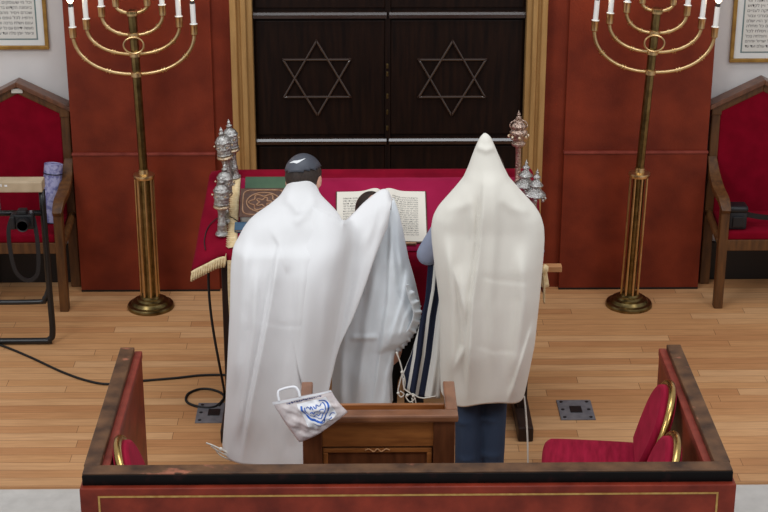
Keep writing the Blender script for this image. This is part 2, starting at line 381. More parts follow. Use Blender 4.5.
# ---------------------------------------------------------------- candelabra
def menorah(loc, label, bend1, bend2, px, dy, roll):
    t = thing('candelabrum', label, 'candelabrum', loc, 0, 'tall brass branched candelabra')
    Yc = loc[1]
    Z = lambda y: atY(px, y + dy, Yc).z
    zc = .815
    def lean(bm):
        for v in bm.verts:
            z = v.co.z
            if z > zc + .05: v.co.z -= roll * v.co.x
            v.co.x += bend1 * min(z, zc) / zc + bend2 * max(0, z - zc)
    def O(n, bm, mt, p=None, **k):
        lean(bm); return obj(n, bm, mt, p or t, **k)
    bm = BM(); lathe(bm, [(.134, 0), (.136, .012), (.13, .024), (.112, .028), (.108, .036), (.1, .046), (.078, .05), (.074, .062), (.06, .066), (.056, .078), (.03, .082)], 40); O('base', bm, agedbrass, auto=True)
    bm = BM(); tube(bm, [(0, 0, .07), (0, 0, .4), (0, 0, zc - .01)], .034, 24); O('column', bm, agedbrass, auto=True)
    for k in range(8):
        a = 2 * PI * k / 8 + .2; bm = BM(); tube(bm, [(.05 * math.cos(a), .05 * math.sin(a), .07), (.05 * math.cos(a), .05 * math.sin(a), zc - .01)], .0065, 8); O('rod', bm, brass, auto=True)
    bm = BM(); lathe(bm, [(.04, zc - .025), (.058, zc - .022), (.062, zc - .012), (.06, zc), (.03, zc + .006), (.028, zc + .03)], 32); O('column_cap', bm, brass, auto=True)
    ztop = Z(13)
    bm = BM(); tube(bm, [(0, 0, zc), (0, 0, 1.2), (0, 0, ztop)], [.024, .024, .024], 8); lathe(bm, [(.024, ztop - .005), (.032, ztop), (.032, ztop + .012), (.012, ztop + .02)], 20); O('pole', bm, agedbrass, auto=True)
    zr = Z(44); bm = BM(); tube(bm, [(.055 * math.cos(a), -.03, zr + .045 * math.sin(a)) for a in np.linspace(0, 2 * PI, 36, endpoint=False)], .0055, 8, closed=True); O('ring', bm, brass, auto=True)
    arms = ((.330, 74, 35, .115), (.252, 54, 27, .125), (.165, 35, 15, .125), (.085, 13, 5, .125))
    for w, yj, yc, ch in arms:
        zj, zcup = Z(yj), Z(yc) + .0
        bm = BM(); lathe(bm, [(.026, zj - .016), (.032, zj - .012), (.032, zj + .012), (.026, zj + .016)], 16); O('collar', bm, brass, auto=True)
        for s in (-1, 1):
            f = lambda a: (s * (.0 + w * math.sin(a) ** .9), 0, zcup - (zcup - zj) * math.cos(a))
            bm = BM(); tube(bm, [f(a) for a in np.linspace(.02, PI / 2, 26)], 0.0108, 10)
            for a in ((.42, .95) if w > .1 else (.7,)):
                for da in (-.02, .035):
                    p0, p1 = Vector(f(a + da)), Vector(f(a + da + .022)); tube(bm, [p0, p1], .017, 12)
            br = O('branch', bm, brass, auto=True)
            x = s * w
            bm = BM(); lathe(bm, [(.009, zcup - .012), (.019, zcup - .004), (.02, zcup + .046), (.023, zcup + .052), (.018, zcup + .052)], 18, (x, 0, 0)); O('candle_cup', bm, brass, br, auto=True)
            bm = BM(); lathe(bm, [(.0215, zcup + .05), (.0215, zcup + .054), (.0145, zcup + .056), (.0145, zcup + .05 + ch)], 18, (x, 0, 0)); O('candle', bm, candlem, br, auto=True)
            z0 = zcup + .05 + ch
            bm = BM(); lathe(bm, [(.0125, z0), (.0135, z0 + .004), (.0135, z0 + .018), (.009, z0 + .022)], 14, (x, 0, 0)); O('bulb_socket', bm, collarm, br, auto=True)
            bm = BM(); lathe(bm, [(.008, z0 + .02), (.017, z0 + .034), (.019, z0 + .046), (.013, z0 + .066), (0, z0 + .084)], 14, (x, 0, 0)); O('bulb', bm, bulbm, br, smooth=True)
    return t
menorah((-1.369, -.247, 0), 'tall brass branched candelabrum before the left red panel', .0, -.018, 134, 0, -.024)
menorah((1.413, -.252, 0), 'tall brass branched candelabrum leaning before the right red panel', .018, .046, 650, -2, .058)

# ---------------------------------------------------------------- throne chairs
def throne(loc, label, tagged):
    t = thing('armchair', label, 'armchair', loc, 0, 'high backed oak armchairs with pointed tops')
    hw = .285; zs = 1.135; zp = 1.275
    for s in (-1, 1):
        bm = BM(); box(bm, s * hw - (.06 if s > 0 else 0), s * hw + (0 if s > 0 else .06), .02, .085, 0, zs); obj('rear_post', bm, chairwood, t, bevel=.006)
        bm = BM(); xx = s * .245; box(bm, xx - .026, xx + .026, -.355, -.30, 0, .60); obj('front_leg', bm, chairwood, t, bevel=.006)
        # arm curls down from the rear post to the front leg
        p = smooth_path([(s * .265, .03, .80), (s * .262, -.06, .725), (s * .258, -.18, .672), (s * .25, -.30, .648), (s * .246, -.37, .60)], 6)
        bm = BM(); P = []
        for i, q in enumerate(p):
            tt = (p[min(i + 1, len(p) - 1)] - p[max(i - 1, 0)]).normalized(); nrm = Vector((1, 0, 0)).cross(tt)
            w, h = .026 + .008 * math.sin(PI * i / (len(p) - 1)), .018
            P.append([q + Vector((w, 0, 0)) + nrm * h, q + Vector((-w, 0, 0)) + nrm * h, q + Vector((-w, 0, 0)) - nrm * h, q + Vector((w, 0, 0)) - nrm * h])
        V = grid(bm, P, closed_u=True); bm.faces.new(V[0]); bm.faces.new(V[-1][::-1]); obj('armrest', bm, chairwood, t, bevel=.005)
        bm = BM(); p = smooth_path([(s * .262, .03, .46), (s * .262, -.12, .44), (s * .255, -.31, .40)], 6); tube(bm, p, .022, 8); obj('side_rail', bm, chairwood, t, smooth=True)
    bm = BM()
    for s in (-1, 1):
        prism(bm, [(s * (hw + .004), .01, zs - .01), (0, .01, zp - .01), (0, .01, zp - .075), (s * (hw - .055), .01, zs - .052), (s * (hw - .055), .01, zs - .075), (s * (hw + .004), .01, zs - .075)], (0, 0, 0), (0, .08, 0))
    obj('gable', bm, chairwood, t, bevel=.005)
    bm = BM()
    for s in (-1, 1):
        prism(bm, [(s * (hw + .018), -.012, zs - .012), (0, -.012, zp), (0, -.012, zp - .03), (s * (hw + .018), -.012, zs - .04)], (0, 0, 0), (0, .11, 0))
    obj('gable_moulding', bm, deskdark, t, bevel=.004)
    bm = BM(); prism(bm, [(-hw + .05, .012, .45), (hw - .05, .012, .45), (hw - .05, .012, zs - .05), (0, .012, zp - .07), (-hw + .05, .012, zs - .05)], (0, 0, 0), (0, .06, 0)); obj('backrest', bm, chairseat, t, bevel=.008)
    bm = BM(); box(bm, -.235, .235, -.345, .015, .42, .475, .014); obj('seat', bm, chairseat, t, smooth=True)
    bm = BM(); box(bm, -.225, .225, -.352, -.31, .36, .425, .004); obj('seat_rail', bm, chairwood, t)
    bm = BM(); box(bm, -.23, .23, .0, .03, .36, .425, .004); obj('seat_rail', bm, chairwood, t)
    if tagged:
        bm = BM(); box(bm, -.032, .032, .0, .012, zp - .068, zp - .042, .002); obj('tag', bm, tagm, t)['label'] = 'small white plate'
    return t
throne((-2.105, .04, 0), 'pointed oak armchair with crimson velvet, left, behind black metal stand', True)
throne((2.17, .04, 0), 'pointed oak armchair with crimson velvet, right, holding a black case', False)

# ---------------------------------------------------------------- framed Hebrew documents
HEB = ['מי שברך אבותינו אברהם יצחק ויעקב', 'הוא יברך את הקהל הקדוש הזה', 'עם כל קהלות הקדש הם ובניהם', 'ובנותיהם וכל אשר להם ומי', 'שמיחדים בתי כנסיות לתפלה', 'ומי שבאים בתוכם להתפלל ומי', 'שנותנים נר למאור ויין לקדוש',
       'ופת לאורחים וצדקה לעניים', 'וכל מי שעוסקים בצרכי צבור', 'באמונה הקדוש ברוך הוא ישלם', 'שכרם ויסיר מהם כל מחלה', 'וירפא לכל גופם ויסלח לכל', 'עונם וישלח ברכה והצלחה בכל', 'מעשה ידיהם עם כל ישראל אחיהם', 'ונאמר אמן סלה ועד עולם ועד עד']
def heb_block(lines, width, lead, size):
    bm = BM()
    for i, l in enumerate(lines):
        b = text_bm(l[::-1], size, 'LEFT')
        xs = [v.co.x for v in b.verts] or [0, 1]; w = max(xs) - min(xs); k = width / w if w > .3 * width else 1
        for v in b.verts: v.co.x = (v.co.x - min(xs)) * k; v.co.y -= i * lead
        me = bpy.data.meshes.new('x'); b.to_mesh(me); b.free(); bm.from_mesh(me); bpy.data.meshes.remove(me)
    return bm
def framed(xin, zbot, w, h, sgn, label, nlines):
    """xin = X of the frame edge nearest the ark"""
    x0, x1 = (xin - w, xin) if sgn < 0 else (xin, xin + w)
    t = thing('framed_document', label, 'framed document', ((x0 + x1) / 2, .16, zbot), 0, 'framed Hebrew documents')
    hw = w / 2
    bm = BM()
    for a in ((-hw, hw, 0, .022), (-hw, hw, h - .022, h), (-hw, -hw + .022, .022, h - .022), (hw - .022, hw, .022, h - .022)): box(bm, a[0], a[1], -.026, 0, a[2], a[3], .003)
    obj('frame', bm, gilt, t)
    bm = BM(); box(bm, -hw + .02, hw - .02, -.012, -.002, .02, h - .02); obj('mat_board', bm, matboard, t)
    bm = BM(); box(bm, -hw + .06, hw - .06, -.0135, -.011, .055, h - .07); obj('border', bm, bluetrim, t)
    bm = BM(); box(bm, -hw + .068, hw - .068, -.015, -.0125, .063, h - .078); obj('sheet', bm, docpaper, t)
    lead = (h - .175) / nlines
    bm = heb_block((HEB * 2)[:nlines], w - .165, lead, lead * .8)
    for v in bm.verts: v.co = Vector((v.co.x - hw + .0825, -.0158, v.co.y + h - .10 - lead * .6))
    obj('lettering', bm, inkdark, t, fixn=False)
pL = atY(49.5, 49, .15); pR = atY(729, 62, .15)
framed(pL.x, pL.z, .46, .62, -1, 'gilt framed Hebrew text on white wall above left armchair', 15)
framed(pR.x, pR.z, .46, .62, 1, 'gilt framed Hebrew text on white wall above right armchair', 15)

# ---------------------------------------------------------------- rolled wrap, stand, camera, case
t = thing('rolled_wrap', 'rolled up lilac patterned wrap standing on left armchair seat', 'roll', (-1.945, -.10, .478))
t.rotation_euler = (R(-9), R(6), 0)
bm = BM(); tube(bm, [(0, 0, 0), (0, 0, .1), (0, 0, .2), (0, 0, .34)], [.046, .05, .052, .054], 24); o = obj('roll', bm, tubem, t, auto=True)
bm = BM(); tube(bm, [(.045 * math.cos(a) * (1 - a / 40), .045 * math.sin(a) * (1 - a / 40), .341) for a in np.linspace(0, 6 * PI, 70)], .0022, 6); obj('rolled_edge', bm, mat('lilac_edge', rgb(150, 150, 186), rough=.5), t)
bm = BM(); tube(bm, [(.0545 * math.cos(a), .0545 * math.sin(a), .285) for a in np.linspace(0, 2 * PI, 28, endpoint=False)], .003, 6, closed=True); obj('tie_band', bm, blackplastic, t)

YS = -.76
lx = atY(47.5, 265, YS).x
zb_ = atY(30, 192, YS - .04).z
t = thing('metal_stand', 'black tubular metal stand with pale board top before left armchair', 'stand', (lx - .35, YS, 0))
L0 = lx - .75
bm = BM(); tube(bm, smooth_path([(L0, YS, .02), (lx - .08, YS, .02), (lx - .02, YS, .03), (lx, YS, .08), (lx, YS, .3), (lx, YS, zb_)], 5), .0175, 12); tube(bm, [(L0, YS, .02), (L0, YS, zb_)], .0175, 12); obj('leg_frame', bm, blackm, t, world=True, smooth=True)
Yr = YS + .22
zq = atY(30, 302, YS).z
bm = BM(); tube(bm, smooth_path([(L0, YS, zq), (lx - .1, YS, zq), (lx - .03, YS, zq + .02), (lx, YS, zq + .09)], 5), .0145, 12); obj('brace', bm, blackm, t, world=True, smooth=True)
zc_ = atY(30, 213, YS).z
bm = BM(); tube(bm, [(L0, YS, zc_), (lx, YS, zc_)], .016, 10); obj('crossbar', bm, blackm, t, world=True, smooth=True)
bm = BM(); tube(bm, [(lx - .235, YS, zc_), (lx - .235, YS, zb_)], .009, 10); obj('screw_post', bm, steel, t, world=True, smooth=True)
bm = BM(); box(bm, L0 - .03, lx + .012, YS - .05, YS + .045, zb_, zb_ + .058, .006); o = obj('board', bm, boardm, t, world=True)
bm = BM()
for k, w in enumerate((.012, .012, .022, .012, .008, .02)): box(bm, lx - .29 + k * .021, lx - .29 + k * .021 + w * .7, YS - .0512, YS - .049, zb_ + .034, zb_ + .034 + (.010 if k % 2 else .014))
obj('board_marks', bm, whitem, t, world=True)

c = atY(24, 220, YS - .06)
t = thing('camera', 'black camera with hanging strap under the pale board', 'camera', (c.x, YS - .06, c.z))
bm = BM(); box(bm, -.065, .055, -.03, .03, -.045, .04, .01); box(bm, -.03, .02, -.028, .028, .035, .062, .008); box(bm, -.068, -.04, -.045, .0, -.04, .035, .008); obj('camera_body', bm, blackplastic, t)
bm = BM(); lathe(bm, [(.034, 0), (.036, .02), (.034, .05), (.031, .055), (.026, .05)], 24)
bmesh.ops.rotate(bm, verts=bm.verts, cent=(0, 0, 0), matrix=Matrix.Rotation(R(90), 3, 'X')); bmesh.ops.translate(bm, verts=bm.verts, vec=(.005, -.028, -.006)); obj('lens', bm, blackplastic, t, auto=True)
bm = BM(); lathe(bm, [(0, 0), (.026, .0)], 20); bmesh.ops.rotate(bm, verts=bm.verts, cent=(0, 0, 0), matrix=Matrix.Rotation(R(90), 3, 'X')); bmesh.ops.translate(bm, verts=bm.verts, vec=(.005, -.079, -.006)); obj('lens_glass', bm, mat('lens_glass', rgb(30, 34, 44), rough=.08, spec=.8), t)
bm = BM(); lathe(bm, [(.008, 0), (.008, .012)], 12, (.04, 0, .04)); obj('dial', bm, steel, t)
def ribbon(bm, pts, w, th=.003):
    P = [Vector(p) for p in pts]; rows = []
    for i, q in enumerate(P):
        tt = (P[min(i + 1, len(P) - 1)] - P[max(i - 1, 0)]).normalized(); n = Vector((0, 1, 0)); s = tt.cross(n).normalized()
        rows.append([q + s * w / 2 - n * th, q - s * w / 2 - n * th, q - s * w / 2 + n * th, q + s * w / 2 + n * th])
    V = grid(bm, rows, closed_u=True); bm.faces.new(V[0]); bm.faces.new(V[-1][::-1])
bm = BM(); ribbon(bm, smooth_path([(-.062, 0, .02), (-.085, -.01, -.06), (-.082, -.01, -.2), (-.06, -.01, -.30), (-.005, -.01, -.345), (.045, -.01, -.315), (.062, -.01, -.24), (.064, -.01, -.1), (.05, 0, .02)], 7), .022); obj('strap', bm, blackplastic, t)

c = atZ(737, 230, .477)
t = thing('camera_case', 'small black padded case on right armchair seat', 'case', (c.x, c.y + .05, .477))
bm = BM(); box(bm, -.055, .055, -.05, .05, 0, .125, .016); obj('case_body', bm, mat('black_nylon', rgb(26, 26, 30), rgb(38, 38, 42), 60, rough=.6), t, smooth=True)
bm = BM(); box(bm, -.058, .058, -.054, .052, .1, .14, .016); obj('lid', bm, blackplastic, t, smooth=True)
bm = BM(); box(bm, -.03, .034, -.062, -.048, .02, .085, .006); obj('front_pocket', bm, blackplastic, t)
bm = BM(); ribbon(bm, smooth_path([(.05, .0, .08), (.09, .0, .07), (.15, .0, .06), (.22, .01, .05)], 6), .03); obj('strap', bm, blackplastic, t)
bm = BM(); ribbon(bm, smooth_path([(-.05, .0, .115), (-.075, .0, .135), (-.09, .0, .09), (-.055, .0, .06)], 6), .014); obj('strap', bm, blackplastic, t)
# ---------------------------------------------------------------- reading table
SF = Vector((0, -1.75, .93)); SB = Vector((0, -1.33, 1.165))
SD = (SB - SF).normalized(); SN = Vector((1, 0, 0)).cross(SD).normalized()
def slope_z(y): return SF.z + (y - SF.y) * (SB.z - SF.z) / (SB.y - SF.y)
def atS(px, py, h=0.0):
    """point of the sloping desk top (raised by h along its normal) seen at a pixel"""
    q = Vector(ray(px, py)); c = Vector(CAM); p0 = SF + SN * h
    return c + q * ((p0 - c).dot(SN) / q.dot(SN))
TX0, TX1 = -.795, .705
t = thing('reading_table', 'dark wooden reading table under the crimson cover', 'table', (-.05, -1.55, 0))
bm = BM(); prism(bm, [(TX0 + .01, -1.745, .90), (TX0 + .01, -1.745, .915), (TX0 + .01, -1.33, 1.148), (TX0 + .01, -1.23, 1.148), (TX0 + .01, -1.23, 1.0)], (0, 0, 0), (TX1 - TX0 - .02, 0, 0)); obj('table_top', bm, tablewood, t, world=True)
for x in (TX0 - .004, TX1 - .05):
    for y in (-1.70, -1.29):
        bm = BM(); box(bm, x - .024, x + .024, y - .03, y + .03, .07, .895 if y < -1.5 else 1.08); obj('leg', bm, tablewood, t, world=True, bevel=.004)
    bm = BM(); box(bm, x - .038, x + .038, -1.95, -1.22, 0, .075, .01); obj('foot', bm, tablewood, t, world=True)
bm = BM(); box(bm, TX0 + .05, TX1 - .11, -1.31, -1.27, .25, .33, .004); obj('stretcher', bm, tablewood, t, world=True)
bm = BM(); box(bm, TX1 - .15, TX1 + .125, -1.70, -1.655, .795, .825, .004); obj('side_support', bm, lightwood, t, world=True)

cl = thing('table_cover', 'deep crimson velvet table cover with cream fringe', 'tablecloth', (-.05, -1.55, .9))
prof = [(-1.195, .62), (-1.2, .9), (-1.205, 1.12), (-1.215, 1.165), (-1.235, 1.168), (-1.262, 1.181), (-1.288, 1.187), (-1.31, 1.184), (-1.322, 1.173), (-1.328, 1.160), (-1.338, 1.161)]
prof += [(y, slope_z(y) + .002) for y in np.linspace(-1.37, -1.745, 12)] + [(-1.765, .916), (-1.776, .89), (-1.778, .82), (-1.78, .7), (-1.782, .56), (-1.784, .46)]
XS = list(np.linspace(TX0, TX1, 46))
bm = BM()
P = []
for i, (y, z) in enumerate(prof):
    row = []
    for x in XS:
        w = max(0, (.9 - z) / .45) if i > 14 else 0
        xx = x + .035 * min(1, w * 6) * max(0, 1 - (x - TX0) / .2) - .07 * min(1, w * 6) * max(0, 1 - (TX1 - x) / .2)
        row.append((xx, y - .012 * w * (1 + math.sin(x * 34 + 1.3 * math.sin(x * 9))), z))
    P.append(row)
grid(bm, P)
# left wing, sagging outwards; right flap, hanging
wing = []; K = 10
idx = list(range(3, 24))
for i in idx:
    y, z = prof[i]; f = min(1, max(0, (-1.3 - y) / .45)); row = []
    for k in range(K + 1):
        s = k / K
        dx = -s * (.105 + .06 * f); dz = -(s ** 1.6) * (.015 + .062 * f)
        row.append((TX0 + dx, y - .02 * s * f, z + dz + .006 * math.sin(s * 6 + i * .9) * s))
    wing.append(row)
grid(bm, wing)
flap = []
for i in idx:
    y, z = prof[i]; row = []
    for k in range(9):
        s = k / 8
        row.append((TX1 + .035 * math.sin(s * PI / 2) + .012 * s * math.sin(i * .8), y, z - .17 * s * s - .03 * s))
    flap.append(row)
grid(bm, flap)
bmesh.ops.remove_doubles(bm, verts=bm.verts, dist=.0005)
obj('velvet', bm, velvet, cl, world=True, smooth=True, solid=.006)
def fringe(path, down, out, name='fringe'):
    """corrugated bullion fringe along a path; down/out give the drop direction"""
    p = smooth_path(path, 46); P = []
    L = 0
    for i, q in enumerate(p):
        L += (q - p[i - 1]).length if i else 0
        rp = .0045 * math.sin(L / .0021)
        d = Vector(down); o = Vector(out)
        P.append([q + o * .004, q + d * .012 + o * (.008), q + d * (.03 + rp * .6) + o * (.007 + rp), q + d * (.046 + rp * 1.6) + o * (.005 + rp * 1.3)])
    bm = BM(); grid(bm, P); return bm
lp = [(TX0 + .052, y, slope_z(y) + .007) for y in np.linspace(-1.33, -1.74, 18)]
bm = fringe([Vector(a) for a in lp], (-1, 0, 0), (0, 0, 1)); obj('fringe', bm, fringe_m, cl, world=True, smooth=True, solid=.004)
hem = [Vector((TX0 + .005, -1.772, .93))] + [Vector(wing[-1][k]) + Vector((0, -.004, .0)) for k in range(K + 1)]
bm = fringe(hem, (-.15, -.1, -1), (0, -1, .15)); obj('fringe', bm, fringe_m, cl, world=True, smooth=True, solid=.004)
fr = [Vector(flap[-1][k]) + Vector((.0, -.004, 0)) for k in range(9)]
bm = fringe(fr, (.1, -.1, -1), (0, -1, 0)); obj('fringe', bm, fringe_m, cl, world=True, smooth=True, solid=.004)
tp = [Vector((TX0 + .02, -1.79, .90)), Vector((TX0 + .018, -1.80, .75)), Vector((TX0 + .02, -1.80, .6)), Vector((TX0 + .018, -1.80, .46))]
bm = BM(); ribbon(bm, smooth_path(tp, 6), .022); obj('braid', bm, fringe_m, cl, world=True)
bm = BM(); q = Vector((TX1 + .035, -1.76, .80))
lathe(bm, [(.004, .06), (.016, .05), (.017, .03), (.011, .022), (.02, -.03), (.024, -.05), (0, -.05)], 14, q); obj('tassel', bm, fringe_m, cl, world=True, smooth=True)
# brighter crimson runner on the slope
rn = thing('table_runner', 'bright crimson velvet runner on the sloping table, under the open book', 'table runner', tuple(SF + SN * .006))
bm = BM(); P = []
for i in range(13):
    s = -.004 + (.482 - .01) * i / 12
    P.append([SF + SD * s + SN * (.0055 + .001 * math.sin(x * 25)) + Vector((x, 0, 0)) for x in np.linspace(TX0 + .05, TX1 - .03, 30)])
grid(bm, P); obj('cloth', bm, velvet2, rn, world=True, smooth=True, solid=.003)

# ---------------------------------------------------------------- books
def slab_on_slope(bm, a, b, s0, s1, h0, h1, bev=.002):
    vs0 = len(bm.verts); box(bm, a, b, s0, s1, h0, h1, bev)
def to_slope(bm, rot=0, c=(0, 0)):
    for v in bm.verts:
        x, s, h = v.co
        x2 = c[0] + (x - c[0]) * math.cos(rot) - (s - c[1]) * math.sin(rot); s2 = c[1] + (x - c[0]) * math.sin(rot) + (s - c[1]) * math.cos(rot)
        v.co = SF + SD * s2 + SN * h + Vector((x2, 0, 0))
def sx(px, py, h=0):
    p = atS(px, py, h); return p.x, (p - SF - SN * h).dot(SD)
H0 = .010
tl = sx(337, 190, .03); tr = sx(425, 188, .03); bl = sx(339, 240, .03)
xg = sx(382, 190, .03)[0]; hb = tl[1] - bl[1]; s_top = tl[1]; s_bot = s_top - hb
def page_h(d, w):   # height of the page block at a distance d from the gutter
    u = d / w; return H0 + .012 + .022 * math.exp(-((u - .16) / .2) ** 2) - (.012 * math.exp(-(u / .05) ** 2)) - .006 * u
bk = thing('open_book', 'large open book with two pages of Hebrew text on the table', 'book', tuple(SF + SD * (s_top - hb / 2) + SN * H0 + Vector((xg, 0, 0))), group=None)
for sg, w in ((-1, xg - tl[0]), (1, tr[0] - xg)):
    bm = BM(); P = []
    for i in range(7):
        s = s_bot + hb * i / 6
        P.append([(xg + sg * w * k / 22, s, page_h(w * k / 22, w)) for k in range(23)])
    V = grid(bm, P)
    B = [[bm.verts.new((v.co.x, v.co.y, H0 + .003)) for v in row] for row in (V[0], V[-1])]
    for a, b in ((V[0], B[0]), (V[-1], B[1])):
        for k in range(22): bm.faces.new((a[k], a[k + 1], b[k + 1], b[k]))
    e0 = [r[-1] for r in V]
    bm.faces.new(e0 + [B[1][-1], B[0][-1]])
    to_slope(bm); obj('page_block', bm, paper, bk, world=True, smooth=False, auto=True)
TOR = ['בראשית ברא אלהים את השמים', 'ואת הארץ והארץ היתה תהו', 'ובהו וחשך על פני תהום', 'ורוח אלהים מרחפת על פני', 'המים ויאמר אלהים יהי אור', 'ויהי אור וירא אלהים את', 'האור כי טוב ויבדל אלהים', 'בין האור ובין החשך ויקרא',
       'אלהים לאור יום ולחשך קרא', 'לילה ויהי ערב ויהי בקר', 'יום אחד ויאמר אלהים יהי', 'רקיע בתוך המים ויהי מבדיל', 'בין מים למים ויעש אלהים', 'את הרקיע ויבדל בין המים', 'אשר מתחת לרקיע ובין המים', 'אשר מעל לרקיע ויהי כן', 'ויקרא אלהים לרקיע שמים', 'ויהי ערב ויהי בקר יום שני']
for sg, w, n in ((-1, xg - tl[0], 15), (1, tr[0] - xg, 18)):
    tw = w * .58; lead = hb * .78 / n
    bm = heb_block(TOR[:n], tw, lead, lead * .85)
    if sg < 0:
        for v in bm.verts: pass
    x0 = (xg - w * .86) if sg < 0 else (xg + w * .24)
    for v in bm.verts:
        x = x0 + v.co.x; s = s_top - hb * .13 - lead * .5 + v.co.y
        v.co = Vector((x, s, page_h(abs(x - xg), w) + .0012))
    to_slope(bm); obj('text', bm, ink, bk, world=True, fixn=False)
bm = BM(); slab_on_slope(bm, tl[0] - .006, tr[0] + .006, s_bot - .006, s_top + .006, H0 - .001, H0 + .003); to_slope(bm); obj('cover', bm, browncover, bk, world=True)

def closed_book(name, label, a, b, s0, s1, h0, th, cover, group='closed books on the table', rot=0, ornate=False):
    cx, cs = (a + b) / 2, (s0 + s1) / 2
    t = thing(name, label, 'book', tuple(SF + SD * cs + SN * h0 + Vector((cx, 0, 0))), group=group)
    bm = BM(); slab_on_slope(bm, a, b, s0, s1, h0 + th - .004, h0 + th, .0015); slab_on_slope(bm, a, b, s0, s1, h0, h0 + .004, .0015)
    bm2 = BM(); slab_on_slope(bm2, a, a + .005, s0, s1, h0 + .002, h0 + th - .002, 0)
    bm3 = BM(); slab_on_slope(bm3, a + .004, b - .005, s0 + .005, s1 - .005, h0 + .003, h0 + th - .003, 0)
    # front and back boards are separate parts
    bm.free(); bm = BM(); slab_on_slope(bm, a, b, s0, s1, h0 + th - .004, h0 + th, .0015); to_slope(bm, rot, (cx, cs)); obj('front_cover', bm, cover, t, world=True)
    bm = BM(); slab_on_slope(bm, a, b, s0, s1, h0, h0 + .004, .0015); to_slope(bm, rot, (cx, cs)); obj('back_cover', bm, cover, t, world=True)
    to_slope(bm2, rot, (cx, cs)); obj('spine', bm2, cover, t, world=True)
    to_slope(bm3, rot, (cx, cs)); obj('page_block', bm3, paper, t, world=True)
    if ornate:
        w, hh = (b - a), (s1 - s0); hz = h0 + th
        def curve(f, n=60, r=.0036):
            bm = BM(); tube(bm, [(cx + w * f(k / n)[0], cs + hh * f(k / n)[1], hz + .001) for k in range(n)], r, 6, closed=True); to_slope(bm, rot, (cx, cs)); obj('relief', bm, bronze, t, world=True)
        curve(lambda u: (.44 * math.copysign(abs(math.cos(2 * PI * u)) ** .35, math.cos(2 * PI * u)), .43 * math.copysign(abs(math.sin(2 * PI * u)) ** .35, math.sin(2 * PI * u))))
        curve(lambda u: (.36 * math.cos(2 * PI * u), .34 * math.sin(2 * PI * u)))
        curve(lambda u: (.27 * math.cos(2 * PI * u) * (1 + .18 * math.cos(12 * PI * u)), .25 * math.sin(2 * PI * u) * (1 + .18 * math.cos(12 * PI * u))))
        curve(lambda u: (.13 * math.cos(2 * PI * u) * (1 + .35 * math.cos(10 * PI * u)), .13 * math.sin(2 * PI * u) * (1 + .35 * math.cos(10 * PI * u))))
    return t
a = sx(240, 189, .05); b = sx(288, 216, .05)
closed_book('prayer_book', 'brown book with ornate relief cover lying on left of table', a[0] + .004, a[0] + .235, b[1] - .012, a[1] - .004, .009, .05, browncover, rot=0, ornate=True)
g = sx(246, 186, .05); g2 = sx(284, 177, .05)
closed_book('prayer_book', 'green book lying behind the brown ornate book', g[0] - .005, g[0] + .195, a[1] + .004, g2[1] + .002, .009, .042, greencover)
c = sx(234, 222, .02); c2 = sx(240, 214, .02)
closed_book('prayer_book', 'blue book below the brown ornate book by the fringe', c[0] + .005, c[0] + .16, c[1] - .06, b[1] - .02, .009, .022, bluecover)
c = sx(409, 242, .01)
closed_book('prayer_book', 'small brown book at table edge below the open book', c[0] - .035, c[0] + .035, max(.004, c[1] - .02), s_bot - .008, .009, .014, bronze)

